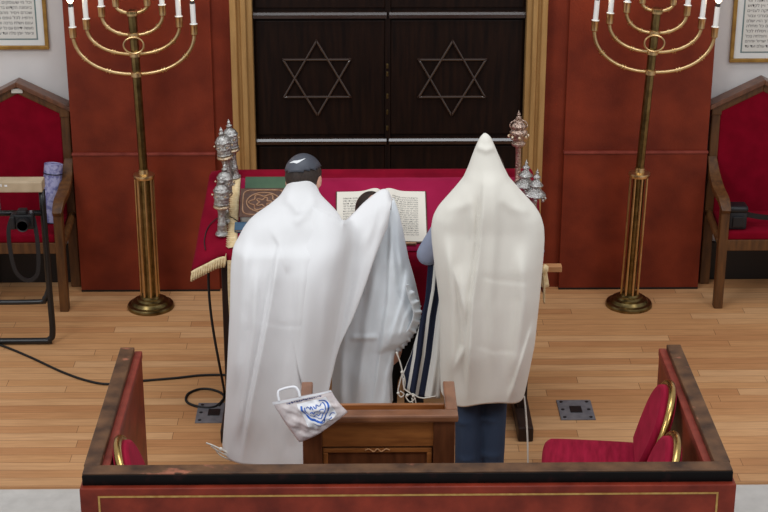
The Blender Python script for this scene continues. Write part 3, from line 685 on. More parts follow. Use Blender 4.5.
# ---------------------------------------------------------------- Torah finials
def rimon_parts(t, kind, sc=1.0):
    def P(n, prof, mt, nn=24):
        bm = BM(); lathe(bm, [(r * sc, z * sc) for r, z in prof], nn); return obj(n, bm, mt, t, auto=True)
    if kind == 'tower':
        P('stem', [(.036, 0), (.038, .006), (.034, .016), (.027, .022), (.025, .06), (.026, .064), (.022, .07), (.021, .13), (.026, .15), (.03, .158)], silver)
        P('gilt_ring', [(.03, .156), (.043, .160), (.046, .167), (.043, .175), (.036, .178)], giltsilver)
        b = P('lantern', [(.036, .176), (.041, .18), (.043, .186), (.040, .19), (.041, .215), (.044, .218), (.044, .224), (.041, .227), (.041, .25), (.045, .254), (.045, .261), (.04, .265)], silver)
        P('dome', [(.04, .264), (.037, .275), (.028, .285), (.018, .291), (.016, .296)], silver)
        P('finial', [(.012, .294), (.017, .302), (.018, .309), (.009, .316), (.007, .321), (.011, .326), (.006, .333), (.002, .344), (0, .346)], silver)
        for k in range(6):
            a = 2 * PI * k / 6; bm = BM(); ball(bm, (.049 * math.cos(a) * sc, .049 * math.sin(a) * sc, .235 * sc), .0065 * sc, u=8, v=6); obj('bell', bm, giltsilver, t, smooth=True)
    elif kind == 'crown':
        P('stem', [(.03, 0), (.032, .006), (.018, .016), (.015, .03), (.014, .19), (.02, .2)], pinksilver)
        P('body', [(.018, .198), (.033, .206), (.036, .216), (.026, .226), (.03, .24), (.042, .26), (.044, .275), (.034, .287), (.03, .29)], pinksilver)
        P('crown', [(.03, .288), (.036, .296), (.037, .306), (.026, .322), (.014, .33), (.01, .335)], pinksilver)
        P('finial', [(.008, .333), (.014, .341), (.013, .35), (.005, .356), (.009, .362), (.008, .368), (.003, .376), (0, .386)], pinksilver)
        for k in range(8):
            a = 2 * PI * k / 8; bm = BM(); ball(bm, (.047 * math.cos(a), .047 * math.sin(a), .252), .0085, rz=.011, u=10, v=8); obj('bell', bm, giltsilver, t, smooth=True)
        for k in range(6):
            a = 2 * PI * k / 6; bm = BM(); tube(bm, smooth_path([(.034 * math.cos(a), .034 * math.sin(a), .29), (.043 * math.cos(a), .043 * math.sin(a), .305), (.036 * math.cos(a), .036 * math.sin(a), .322), (.014 * math.cos(a), .014 * math.sin(a), .334)], 4), .0035, 6); obj('scroll', bm, pinksilver, t, smooth=True)
    else:
        P('stem', [(.03, 0), (.032, .005), (.016, .014), (.014, .03), (.014, .09), (.02, .1)], silver)
        P('lower_tier', [(.02, .098), (.05, .1), (.054, .106), (.05, .115), (.034, .128), (.022, .142), (.02, .15)], silver)
        P('upper_tier', [(.02, .149), (.034, .151), (.036, .157), (.026, .168), (.014, .182), (.012, .188)], silver)
        P('finial', [(.012, .187), (.019, .193), (.018, .2), (.009, .208), (.006, .214), (.009, .219), (.003, .23), (0, .238)], silver)
        for k in range(8):
            a = 2 * PI * k / 8; bm = BM(); ball(bm, (.05 * math.cos(a), .05 * math.sin(a), .09), .0075, rz=.0095, u=10, v=8); obj('bell', bm, silver, t, smooth=True)
def wing_z(x, y):
    f = min(1, max(0, (-1.3 - y) / .45)); s = max(0, min(1, (TX0 - x) / (.105 + .06 * f)))
    return slope_z(y) - (s ** 1.6) * (.015 + .062 * f) + .004
def rim(kind, px, y, label, group, tilt=(0, 0), sc=1.0, src=None, pyy=200):
    x = atY(px, pyy, y).x; loc = (x, y, wing_z(x, y) - .004)
    if src is None:
        t = thing('torah_finial', label, 'Torah finial', loc, 0, group); rimon_parts(t, kind, sc)
    else: t = dup(src, loc, None, label)
    t.rotation_euler = (tilt[0], tilt[1], 0); return t
LG = 'tower shaped silver finials on the left of the table'
r1 = rim('tower', 222, -1.655, 'silver tower finial standing nearest the cover fringe corner', LG, (0, R(1)), pyy=230, sc=.88)
rim('tower', 224.5, -1.585, 'silver tower finial half hidden just behind the nearest one', LG, (0, R(2)), src=r1, pyy=220)
rim('tower', 229, -1.375, 'silver tower finial of the rear pair, leaning left, further left one', LG, (R(2), R(-6)), src=r1, pyy=180)
rim('tower', 234.5, -1.335, 'silver tower finial of the rear pair, right one beside the gold post', LG, (0, R(-4)), src=r1, pyy=175)
RG = 'silver finials on the right of the table'
rim('crown', 518, -1.38, 'tall rosy silver crowned finial rising beside the cream prayer shawl', RG, (0, R(-1)), pyy=180)
r2 = rim('tier', 524, -1.50, 'short tiered silver finial in the middle of the right three', RG, (0, R(2)), pyy=190)
rim('tier', 533.5, -1.555, 'short tiered silver finial nearest the table right edge', RG, (0, R(4)), src=r2, pyy=195)
# ---------------------------------------------------------------- desk
def panel_desk():
    Y0, Y1, ZR = -3.335, -3.03, .85
    xl = atY(299, 415, Y0).x; xr = atY(457, 415, Y0).x
    t = thing('desk', 'panelled oak reading desk with raised rim behind the front rail', 'desk', ((xl + xr) / 2, (Y0 + Y1) / 2, 0))
    xl += .012; xr -= .006
    for x0, x1 in ((xl, xl + .078), (xr - .085, xr)):
        bm = BM(); box(bm, x0, x1, Y0 + .012, Y0 + .05, 0, ZR - .03, .004); obj('front_post', bm, deskdark, t, world=True)
    bm = BM(); box(bm, xl + .078, xr - .085, Y0 + .022, Y0 + .045, ZR - .148, ZR - .03, .002); obj('upper_panel', bm, deskwood, t, world=True)
    bm = BM(); box(bm, xl + .078, xr - .085, Y0 + .036, Y0 + .05, .05, ZR - .148); obj('lower_panel', bm, deskdark, t, world=True)
    # raised moulding of the lower panel, with a carved scroll
    x0, x1, z1 = xl + .1, xr - .11, ZR - .178
    for a in ((x0 - .02, x1 + .02, z1, z1 + .02), (x0 - .02, x0, .1, z1), (x1, x1 + .02, .1, z1)):
        bm = BM(); box(bm, a[0], a[1], Y0 + .026, Y0 + .04, a[2], a[3], .004); obj('moulding', bm, deskwood, t, world=True)
    bm = BM(); cxm = (x0 + x1) / 2
    tube(bm, smooth_path([(cxm - .05, Y0 + .024, z1 + .011), (cxm - .035, Y0 + .024, z1 + .018), (cxm - .015, Y0 + .024, z1 + .006), (cxm, Y0 + .024, z1 + .018), (cxm + .015, Y0 + .024, z1 + .006), (cxm + .035, Y0 + .024, z1 + .018), (cxm + .05, Y0 + .024, z1 + .011)], 5), .0028, 6); obj('carving', bm, lightwood, t, world=True, smooth=True)
    for x0, x1 in ((xl, xl + .03), (xr - .03, xr)):
        bm = BM(); box(bm, x0, x1, Y0 + .05, Y1, 0, ZR - .03); obj('side_panel', bm, deskwood, t, world=True)
    bm = BM(); box(bm, xl + .03, xr - .03, Y0 + .05, Y1 - .01, ZR - .16, ZR - .14); obj('desk_shelf', bm, deskwood, t, world=True)
    bm = BM(); box(bm, xl + .03, xr - .03, Y1 - .03, Y1 - .01, ZR - .145, ZR - .09, .003); obj('back_ledge', bm, deskwood, t, world=True)
    bm = BM(); box(bm, xl - .012, xr + .012, Y0 - .004, Y0 + .058, ZR - .03, ZR, .008); obj('front_rim', bm, deskrail, t, world=True)
    for x0, x1 in ((xl - .012, xl + .036), (xr - .036, xr + .012)):
        bm = BM(); box(bm, x0, x1, Y0 + .058, Y1 + .012, ZR - .03, ZR, .008); obj('side_rim', bm, deskrail, t, world=True)
    return xl, xr, Y0, ZR
DXL, DXR, DY0, DZ = panel_desk()

# ---------------------------------------------------------------- carrier bag
Yb = DY0 - .05
cn = [atY(272, 402, Yb), atY(331, 390, Yb), atY(348, 412, Yb), atY(299, 442, Yb - .01)]   # top-left, top-right, bottom-right, bottom-left
bn = Vector((0, -1, .12)).normalized()
def bag_pt(u, v, side=1, off=0):
    p = (cn[0] * (1 - u) + cn[1] * u) * (1 - v) + (cn[3] * (1 - u) + cn[2] * u) * v
    e = (4 * u * (1 - u)) ** .6 * (max(0, 1 - (1 - v) ** 2.2) * max(0, 4 * v * (1 - v)) ** .35 * .9 + .1)
    wr = .010 * math.sin(9 * u + 5 * v) + .010 * math.sin(17 * v - 8 * u) + .008 * math.sin(23 * u + 19 * v) + .005 * math.sin(41 * u - 29 * v)
    # pinch the outline so that the edges are not straight
    c = sum(cn, Vector()) / 4
    p = p + (c - p) * (.05 * math.sin(PI * u) * (v > .5) * (v - .5) * 2 + .07 * math.sin(PI * v) * (1 - abs(2 * u - 1)) * 0 + .10 * math.sin(PI * v) * (1 if u < .04 or u > .96 else 0) * .5)
    p = p + Vector((.004, 0, -.018)) * math.sin(PI * u ** .8) * v ** 2 + Vector((-.008, 0, -.004)) * math.sin(PI * v) * (1 - u) ** 2
    return p + bn * (side * (.042 * e + wr * min(1, 6 * u, 6 * (1 - u), 6 * v, 6 * (1 - v)) * e) + off)
bag = thing('carrier_bag', 'translucent white carrier bag with blue print on desk corner', 'bag', tuple(sum(cn, Vector()) / 4))
bm = BM(); N = 30
A = grid(bm, [[bag_pt(i / N, j / N, 1) for i in range(N + 1)] for j in range(N + 1)])
B = grid(bm, [[bag_pt(i / N, j / N, -1) for i in range(N + 1)] for j in range(N + 1)])
bmesh.ops.remove_doubles(bm, verts=bm.verts, dist=.0035)
obj('sack', bm, bagm, bag, world=True, smooth=True)
def bag_strip(pts, w, off):
    """flat print following the bag's front"""
    bm = BM(); rows = []
    for i, (u, v) in enumerate(pts):
        a = pts[max(i - 1, 0)]; b = pts[min(i + 1, len(pts) - 1)]
        d = Vector((b[0] - a[0], b[1] - a[1])).normalized(); n = Vector((-d.y, d.x))
        rows.append([bag_pt(u + n.x * w * k, v + n.y * w * k, 1, off) for k in (-1, 0, 1)])
    grid(bm, rows); return bm
bm = BM(); grid(bm, [[bag_pt(-.0 + u, v, 1, .0022) for u in np.linspace(.0, 1, 24)] for v in (.0, .03, .06)]); obj('top_band', bm, bagwhite, bag, world=True, smooth=True)
bm = BM(); grid(bm, [[bag_pt(u, v, 1, .0022) for u in np.linspace(.36, .86, 14)] for v in np.linspace(.16, .80, 14)]); obj('print_panel', bm, bagwhite, bag, world=True, smooth=True)
# heart shaped blue wreath
h = []
for k in range(25):
    a = -1.15 * PI + 2.3 * PI * 0 + (k / 24) * 1.62 * PI
    h.append((.61 + .215 * math.cos(a + .67 * PI), .42 + .21 * math.sin(a + .67 * PI)))
wre = [(.42, .22), (.40, .34), (.43, .48), (.50, .60), (.60, .70), (.70, .64), (.79, .52), (.83, .38), (.80, .25), (.73, .2)]
wre = [(p.x, p.y) for p in smooth_path([Vector((a, b, 0)) for a, b in wre], 4)]
obj('print_wreath', bag_strip(wre, .015, .0036), blueprint, bag, world=True)
for st in ([(.46, .27), (.44, .36), (.47, .46), (.53, .55), (.60, .63), (.67, .57), (.74, .49), (.78, .38), (.76, .28)], [(.48, .31), (.51, .27), (.53, .34), (.56, .28), (.58, .35)], [(.60, .29), (.63, .35), (.66, .27), (.69, .34), (.74, .29)], [(.50, .42), (.54, .40), (.55, .46), (.60, .41), (.63, .47), (.68, .42), (.73, .45)], [(.52, .53), (.57, .51), (.60, .56), (.65, .52), (.69, .55)], [(.56, .66), (.62, .76), (.66, .68)], [(.46, .66), (.52, .73), (.56, .77)], [(.74, .72), (.80, .68), (.84, .72)], [(.70, .77), (.77, .76)]):
    st = [(p.x, p.y) for p in smooth_path([Vector((a, b, 0)) for a, b in st], 3)]
    obj('print_lettering', bag_strip(st, .0085, .0036), blueprint, bag, world=True)
random.seed(3); u = .22
while u < .82:
    w = random.choice((.012, .02, .028)); obj('print_lettering', bag_strip([(u, .085 + random.uniform(-.01, .01)), (u + w, .10 + random.uniform(-.012, .012))], .016, .003), darkprint, bag, world=True); u += w + .018
hp = [bag_pt(.12, .01), bag_pt(.10, .01) + Vector((.0, .012, .026)), bag_pt(.14, .01) + Vector((.0, .02, .038)), bag_pt(.36, .01) + Vector((0, .02, .040)), bag_pt(.44, .01) + Vector((.0, .012, .024)), bag_pt(.47, .01)]
bm = BM(); tube(bm, smooth_path(hp, 6), .0055, 8); obj('handle', bm, bagwhite, bag, world=True, smooth=True)

# ---------------------------------------------------------------- enclosure
EX0, EX1, EYF, EYB, EZ = -1.203, 1.256, -3.705, -2.56, .80
t = thing('enclosure', 'red leather panelled enclosure with worn wooden rail', 'enclosure', ((EX0 + EX1) / 2, EYF, 0))
RW = .062
bm = BM(); box(bm, EX0 + .004, EX1 - .004, EYF + .003, EYF + .072, EZ - .02, EZ, .003); obj('front_rail', bm, railm, t, world=True)
for x0, x1 in ((EX0, EX0 + RW), (EX1 - RW, EX1)):
    bm = BM(); box(bm, x0, x1, EYF + .072, EYB, EZ - .025, EZ, .004); obj('side_rail', bm, railm, t, world=True)
bm = BM(); box(bm, EX0 + .004, EX1 - .004, EYF - .004, EYF + .05, EZ - .05, EZ - .005, .002); obj('rail_black_moulding', bm, blackgloss, t, world=True)  # black moulding forming the front face of the rail
bm = BM(); box(bm, EX0 - .004, EX1 + .006, EYF - .032, EYF + .045, -.01, EZ - .046, .005); fp = obj('front_panel', bm, leather_box, t, world=True)
yf = EYF - .0335; zl = atY(400, 496, yf).z; xa = atY(98, 500, yf).x; xb = atY(718, 500, yf).x
bm = BM()
for a in ((xa, xb, zl, zl + .0075), (xa, xa + .0075, .12, zl), (xb - .0075, xb, .12, zl), (xa, xb, .112, .12)): box(bm, a[0], a[1], yf - .0006, yf + .004, a[2], a[3])
bmesh.ops.remove_doubles(bm, verts=bm.verts, dist=.0001); obj('gold_line', bm, goldtool, fp, world=True)
for nm, x0, x1, s in (('side_panel', EX0 + RW - .01, EX0 + RW + .028, 1), ('side_panel', EX1 - RW - .028, EX1 - RW + .01, -1)):
    bm = BM(); box(bm, x0, x1, EYF + .045, EYB + .012, 0, EZ - .028, .003); sp = obj(nm, bm, leather_box, t, world=True)
    xi = (x1 - .012, x1 + .0035) if s > 0 else (x0 - .0035, x0 + .012)
    bm = BM(); box(bm, xi[0] - .018 * (s > 0), xi[1] + .018 * (s < 0), EYF + .05, EYB + .014, EZ - .06, EZ - .024, .006); obj('top_edge', bm, leather_edge, sp, world=True)
    xo = (EX0 + .004, EX0 + RW - .008) if s > 0 else (EX1 - RW + .008, EX1 - .004)
    bm = BM(); box(bm, xo[0], xo[1], EYF + .045, EYB - .004, 0, EZ - .03, .003); obj('outer_panel', bm, leather_box, sp, world=True)

# ---------------------------------------------------------------- banquet chairs (local front = -Y)
def banquet_chair(loc, rz, label):
    t = thing('banquet_chair', label, 'chair', loc, rz, 'crimson banquet chairs with gold frames')
    # seat
    bm = BM(); P = []
    nx, ny = 14, 14
    def rr(u, v, h):
        a = abs(u) ** 3; b = abs(v) ** 3
        return Vector((u * .215 * (1 - .05 * abs(v) ** 4), -.005 + v * .225 * (1 - .05 * abs(u) ** 4), h))
    top = grid(bm, [[rr(-1 + 2 * i / nx, -1 + 2 * j / ny, .465 - .03 * max(abs(-1 + 2 * i / nx), abs(-1 + 2 * j / ny)) ** 6) for i in range(nx + 1)] for j in range(ny + 1)])
    bot = grid(bm, [[rr(-1 + 2 * i / nx, -1 + 2 * j / ny, .39) for i in range(nx + 1)] for j in range(ny + 1)])
    def rim_(g): return g[0][:-1] + [r[-1] for r in g[:-1]] + g[-1][:0:-1] + [r[0] for r in g[:0:-1]]
    a, b = rim_(top), rim_(bot)
    for k in range(len(a)): bm.faces.new((a[k], a[(k + 1) % len(a)], b[(k + 1) % len(a)], b[k]))
    obj('seat', bm, velvet3, t, smooth=True, bevel=.02)
    # raked round-topped back
    tl_ = R(18)
    def bp(x, h, d): return Vector((x, .19 + math.sin(tl_) * h - d * math.cos(tl_), .44 + math.cos(tl_) * h + d * math.sin(tl_)))
    def outline(k):   # half-round top, narrower foot
        out = []
        for a_ in np.linspace(0, PI, 21): out.append((.2 * k * math.cos(a_), .19 + .19 * k * math.sin(a_) ** .9))
        out += [(-.19 * k, .12), (-.16 * k, .03), (.16 * k, .03), (.19 * k, .12)]
        return out
    bm = BM(); prism(bm, [bp(x, h_, .0) for x, h_ in outline(.94)], (0, 0, 0), bp(0, 0, .05) - bp(0, 0, 0)); obj('backrest', bm, velvet3, t, auto=True, bevel=.016)
    bm = BM(); prism(bm, [bp(x, h_, -.002) for x, h_ in outline(.92)], (0, 0, 0), bp(0, 0, -.012) - bp(0, 0, 0)); obj('back_panel', bm, velvet3, t, auto=True)
    pts = [bp(.185, -.12, -.0), bp(.19, -.02, 0)] + [bp(x, h_, .012) for x, h_ in [(.2, .12)] + outline(1.0)[:21] + [(-.2, .12)]] + [bp(-.19, -.02, 0), bp(-.185, -.12, 0)]
    bm = BM(); tube(bm, smooth_path(pts, 3), .0165, 8); obj('back_frame', bm, goldtube, t, smooth=True)
    for s in (-1, 1):
        bm = BM(); tube(bm, smooth_path([bp(s * .185, -.08, 0), (s * .187, .2, .3), (s * .19, .25, .0)], 5), .0125, 8); obj('leg', bm, goldtube, t, smooth=True)
        bm = BM(); tube(bm, [(s * .185, -.17, .40), (s * .19, -.20, .2), (s * .195, -.215, 0)], .0125, 8); obj('leg', bm, goldtube, t, smooth=True)
    bm = BM(); tube(bm, [(.185, -.17, .385), (.185, .17, .385), (-.185, .17, .385), (-.185, -.17, .385)], .011, 8, closed=True); obj('seat_frame', bm, goldtube, t, smooth=True)
    return t
bc = banquet_chair((.845, -2.98, -.0), R(-97), 'crimson gold framed banquet chair at right rail, further from front rail')
dup(bc, (.785, -3.445, 0), (0, 0, R(-97)), 'crimson gold framed banquet chair at right rail, half hidden behind front rail')
dup(bc, (-.80, -3.45, 0), (0, 0, R(97)), 'crimson gold framed banquet chair against the left rail')

# ---------------------------------------------------------------- floor outlets, cables
def outlet(x, y, label):
    t = thing('floor_outlet', label, 'floor outlet', (x, y, 0), 0, 'steel floor outlets')
    bm = BM(); box(bm, -.088, .088, -.11, .11, 0, .006, .002); obj('plate', bm, steel, t)
    bm = BM(); box(bm, -.03, .03, -.035, .035, .005, .009, .001); obj('hatch', bm, blackplastic, t)
    for a in (-1, 1):
        for b in (-1, 0, 1): bm = BM(); lathe(bm, [(.009, .005), (.009, .008)], 10, (a * .066, b * .086, 0)); obj('screw', bm, blackplastic, t)
outlet(-.895, -1.62, 'steel floor outlet with cables, left of the white robed man')
outlet(.942, -1.61, 'steel floor outlet on the floor right of the table')
def cable(pts, label, r=.0065):
    bm = BM(); tube(bm, smooth_path(pts, 8), r, 8); o = obj('cable', bm, cablem, None, smooth=True); tag(o, label, 'cable', 'black cables on the floor'); return o
fl = lambda x, y: atZ(x, y, .007)
cable([fl(-30, 338), fl(0, 345), fl(30, 357), fl(60, 371), fl(85, 380), fl(108, 384), fl(140, 381), fl(175, 378), fl(205, 375), fl(235, 376), fl(255, 385)], 'black cable running across the floor from stand to table')
p0 = Vector((TX0 - .03, -1.76, .82))
cable([atY(209, 262, -1.74), atY(208.5, 280, -1.74), atY(210, 305, -1.74), atY(214, 335, -1.74), atY(220, 368, -1.72), fl(224.5, 394), fl(222, 401), fl(214, 407), fl(200, 407), fl(187, 402), fl(188, 394), fl(200, 389), fl(214, 390), fl(224, 396), fl(219, 406)], 'black cable hanging from table corner and looping by outlet')
q0 = [Vector((atY(p, q, y).x, y, wing_z(atY(p, q, y).x, y) + .012)) for p, q, y in ((205, 240, -1.72), (204, 228, -1.66), (208, 217, -1.6), (218, 212, -1.57), (228, 213, -1.57), (238, 217, -1.6))]
o = cable(q0, 'thin black cable on table cover by the silver finials', .0024); o['group'] = 'black cables on the floor'; del o['group']
#@@PEOPLE
# ---------------------------------------------------------------- people
def cap(bm, a, b, ra, rb, n=14):
    """tapered limb with round ends (islands are fused by a voxel remesh)"""
    a = Vector(a); b = Vector(b); d = b - a; L = d.length
    if L < 1e-6: ball(bm, a, ra, u=n, v=8); return
    pts, rs = [], []
    for k in range(5): t = -PI / 2 + k * PI / 8; pts.append(a + d / L * ra * math.sin(t)); rs.append(max(.0008, ra * math.cos(t)))
    for k in range(1, 4): pts.append(a + d * k / 4); rs.append(ra + (rb - ra) * k / 4)
    for k in range(5): t = k * PI / 8; pts.append(b + d / L * rb * math.sin(t)); rs.append(max(.0008, rb * math.cos(t)))
    tube(bm, pts, rs, n)
def chain(bm, pts, rs):
    for a, b, ra, rb in zip(pts, pts[1:], rs, rs[1:]): cap(bm, a, b, ra, rb)
def hand(bm, wrist, fwd, palm_n, side, sc=1.0, curl=.5):
    """palm, four unequal fingers with two bends, thumb from the side of the palm; side=+1 thumb towards fwd x palm_n"""
    f = Vector(fwd).normalized(); n = Vector(palm_n); n = (n - f * n.dot(f)).normalized(); s = f.cross(n) * side
    w = Vector(wrist)
    rot = Matrix((s, f, n)).transposed()
    ball(bm, w + f * .048 * sc, .040 * sc, .054 * sc, .017 * sc, rot=rot)
    cap(bm, w - f * .01 * sc, w + f * .03 * sc, .024 * sc, .028 * sc)
    for i, (o, l) in enumerate(((.029, .070), (.010, .080), (-.010, .074), (-.029, .058))):
        p = w + f * (.088 - .004 * abs(i - 1)) * sc + s * o * sc; d = (f + s * o * 2.2).normalized(); q = [p - d * .02 * sc]; a = 0
        for k, fr in enumerate((.45, .3, .25)):
            a += curl * (.5, .7, .5)[k]; dd = d * math.cos(a) + n * math.sin(a); p = p + dd * l * fr * sc; q.append(p)
        chain(bm, q, [.0088 * sc, .0086 * sc, .0078 * sc, .0066 * sc])
    p = w + f * .028 * sc + s * .026 * sc; d1 = (s * .75 + f * .7 + n * .25).normalized(); d2 = (f * .9 + s * .35 + n * .4).normalized()
    chain(bm, [p, p + d1 * .036 * sc, p + d1 * .036 * sc + d2 * .03 * sc], [.0125 * sc, .0105 * sc, .0082 * sc])
def head_axes(look, up):
    f = Vector(look).normalized(); u = Vector(up); u = (u - f * u.dot(f)).normalized(); s = f.cross(u); return s, f, u
def head(bm, c, look, up, k=1.0):
    s, f, u = head_axes(look, up); c = Vector(c); rot = Matrix((s, f, u)).transposed()
    T = lambda x, y, z: c + (s * x + f * y + u * z) * k
    ball(bm, T(0, -.008, .018), .077 * k, .094 * k, .092 * k, rot=rot, u=24, v=18)
    ball(bm, T(0, .025, -.035), .060 * k, .066 * k, .078 * k, rot=rot, u=20, v=14)
    ball(bm, T(0, .055, -.085), .032 * k, .034 * k, .026 * k, rot=rot)
    cap(bm, T(0, .082, .008), T(0, .108, -.03), .011 * k, .016 * k)
    for q in (-1, 1):
        ball(bm, T(q * .076, -.004, -.006), .010 * k, .021 * k, .032 * k, rot=rot, u=12, v=10)
        ball(bm, T(q * .031, .079, .008), .013 * k, .011 * k, .011 * k, rot=rot, u=12, v=8)
        cap(bm, T(q * .016, .086, .026), T(q * .046, .074, .028), .008 * k, .007 * k)
    cap(bm, T(-.02, .08, -.058), T(.02, .08, -.058), .009 * k, .009 * k)
def fused(name, bm, mt, parent, vox, smooth_it=6, push=0.0):
    o = obj(name, bm, mt, parent, world=True, fixn=True)
    r = o.modifiers.new('r', 'REMESH'); r.mode = 'VOXEL'; r.voxel_size = vox
    if push:
        d = o.modifiers.new('d', 'DISPLACE'); d.strength = push; d.mid_level = 0
    s = o.modifiers.new('s', 'SMOOTH'); s.iterations = smooth_it; s.factor = .5
    baked(o)
    for p in o.data.polygons: p.use_smooth = True
    return o
def figure(J, k=1.0, vox=.0085, hands=()):
    bm = BM()
    hip, chest, neck = Vector(J['hip']), Vector(J['chest']), Vector(J['neck'])
    mid = (hip + chest) / 2
    for c, rx, ry, rz in ((hip, .155, .115, .12), (mid, .142, .105, .16), (chest, .172, .118, .155)):
        ax = (neck - hip).normalized(); sd = (Vector(J['shR']) - Vector(J['shL'])).normalized(); fw = ax.cross(sd).normalized(); sd = fw.cross(ax)
        ball(bm, c, rx * k, ry * k, rz * k, rot=Matrix((sd, fw, ax)).transposed(), u=20, v=14)
    hc = Vector(J['head'])
    cap(bm, chest, neck, .085 * k, .058 * k); cap(bm, neck, hc, .055 * k, .055 * k)
    for q in 'LR':
        chain(bm, [chest + (Vector(J['sh' + q]) - chest) * .4, J['sh' + q], J['el' + q], J['wr' + q]], [.07 * k, .058 * k, .042 * k, .027 * k])
        chain(bm, [hip + (Vector(J['hp' + q]) - hip) * .5, J['hp' + q], J['kn' + q], J['an' + q]], [.085 * k, .062 * k, .043 * k, .032 * k])
        a = Vector(J['an' + q]); cap(bm, a + Vector((0, -.03, -.045)), a + Vector((.0, .15 * k, -.06)), .034 * k, .028 * k)
    head(bm, hc, J['look'], J['up'], J.get('hk', k))
    for h in hands: hand(bm, *h)
    return bm
def trousers(J, mt, p, k, vox=.0105, extra=.014):
    bm = BM(); hip = Vector(J['hip'])
    ball(bm, hip, (.165) * k, .128 * k, .13 * k, u=20, v=14)
    for q in 'LR':
        chain(bm, [hip + (Vector(J['hp' + q]) - hip) * .5, J['hp' + q], J['kn' + q], Vector(J['an' + q]) + Vector((0, 0, .0))], [.108 * k, .096 * k, .066 * k, .061 * k])
        kn, an = Vector(J['kn' + q]), Vector(J['an' + q])
        for t in (.35, .8):   # soft horizontal breaks in the cloth
            c = kn.lerp(an, t) + Vector((.01 * math.sin(t * 31), -.012, 0)); ball(bm, c, .060 * k, .060 * k, .022 * k, u=14, v=8)
    return fused('trousers', bm, mt, p, vox, 8)
def shoes(J, p, k):
    for q in 'LR':
        a = Vector(J['an' + q]); bm = BM(); cap(bm, a + Vector((0, -.035, -.04 * k)), a + Vector((.0, .06, -.036)), .045 * k, .047 * k); cap(bm, a + Vector((0, .06, -.045)), a + Vector((0, .17 * k, -.052)), .043 * k, .036 * k)
        box(bm, a.x - .044 * k, a.x + .044 * k, a.y - .075, a.y + .2 * k, .0, .028, .008)
        fused('shoe', bm, shoem, p, .009, 3)
def shirt_of(J, mt, p, k):
    bm = BM(); hip, chest, neck = Vector(J['hip']), Vector(J['chest']), Vector(J['neck'])
    ax = (neck - hip).normalized(); sd = (Vector(J['shR']) - Vector(J['shL'])).normalized(); fw = ax.cross(sd).normalized(); sd = fw.cross(ax); rot = Matrix((sd, fw, ax)).transposed()
    for c, rx, ry, rz in ((hip + ax * .06, .165, .128, .13), ((hip + chest) / 2, .155, .118, .165), (chest, .183, .128, .16)): ball(bm, c, rx * k, ry * k, rz * k, rot=rot, u=20, v=14)
    cap(bm, chest, neck, .095 * k, .068 * k)
    for q in 'LR':
        e, w_ = Vector(J['el' + q]), Vector(J['wr' + q])
        chain(bm, [chest + (Vector(J['sh' + q]) - chest) * .4, J['sh' + q], e, e.lerp(w_, .9)], [.08 * k, .072 * k, .06 * k, .042 * k])
    return fused('shirt', bm, mt, p, .0105, 8)
def head_cap(name, J, mt, p, k, rr, keep, off=(0, 0, 0), solid=.004):
    """shell around the skull; keep(x,y,z in head axes / radius) chooses the covered part"""
    s, f, u = head_axes(J['look'], J['up']); c = Vector(J['head']); bm = BM()
    bmesh.ops.create_uvsphere(bm, u_segments=40, v_segments=28, radius=1)
    dead = [x for x in bm.faces if not keep(*x.calc_center_median())]
    bmesh.ops.delete(bm, geom=dead, context='FACES')
    for v in bm.verts:
        x, y, z = v.co; v.co = c + (s * (x * .077 * rr + off[0]) + f * (y * .094 * rr - .008 + off[1]) + u * (z * .092 * rr + .018 + off[2])) * k
    return obj(name, bm, mt, p, world=True, smooth=True, solid=solid)

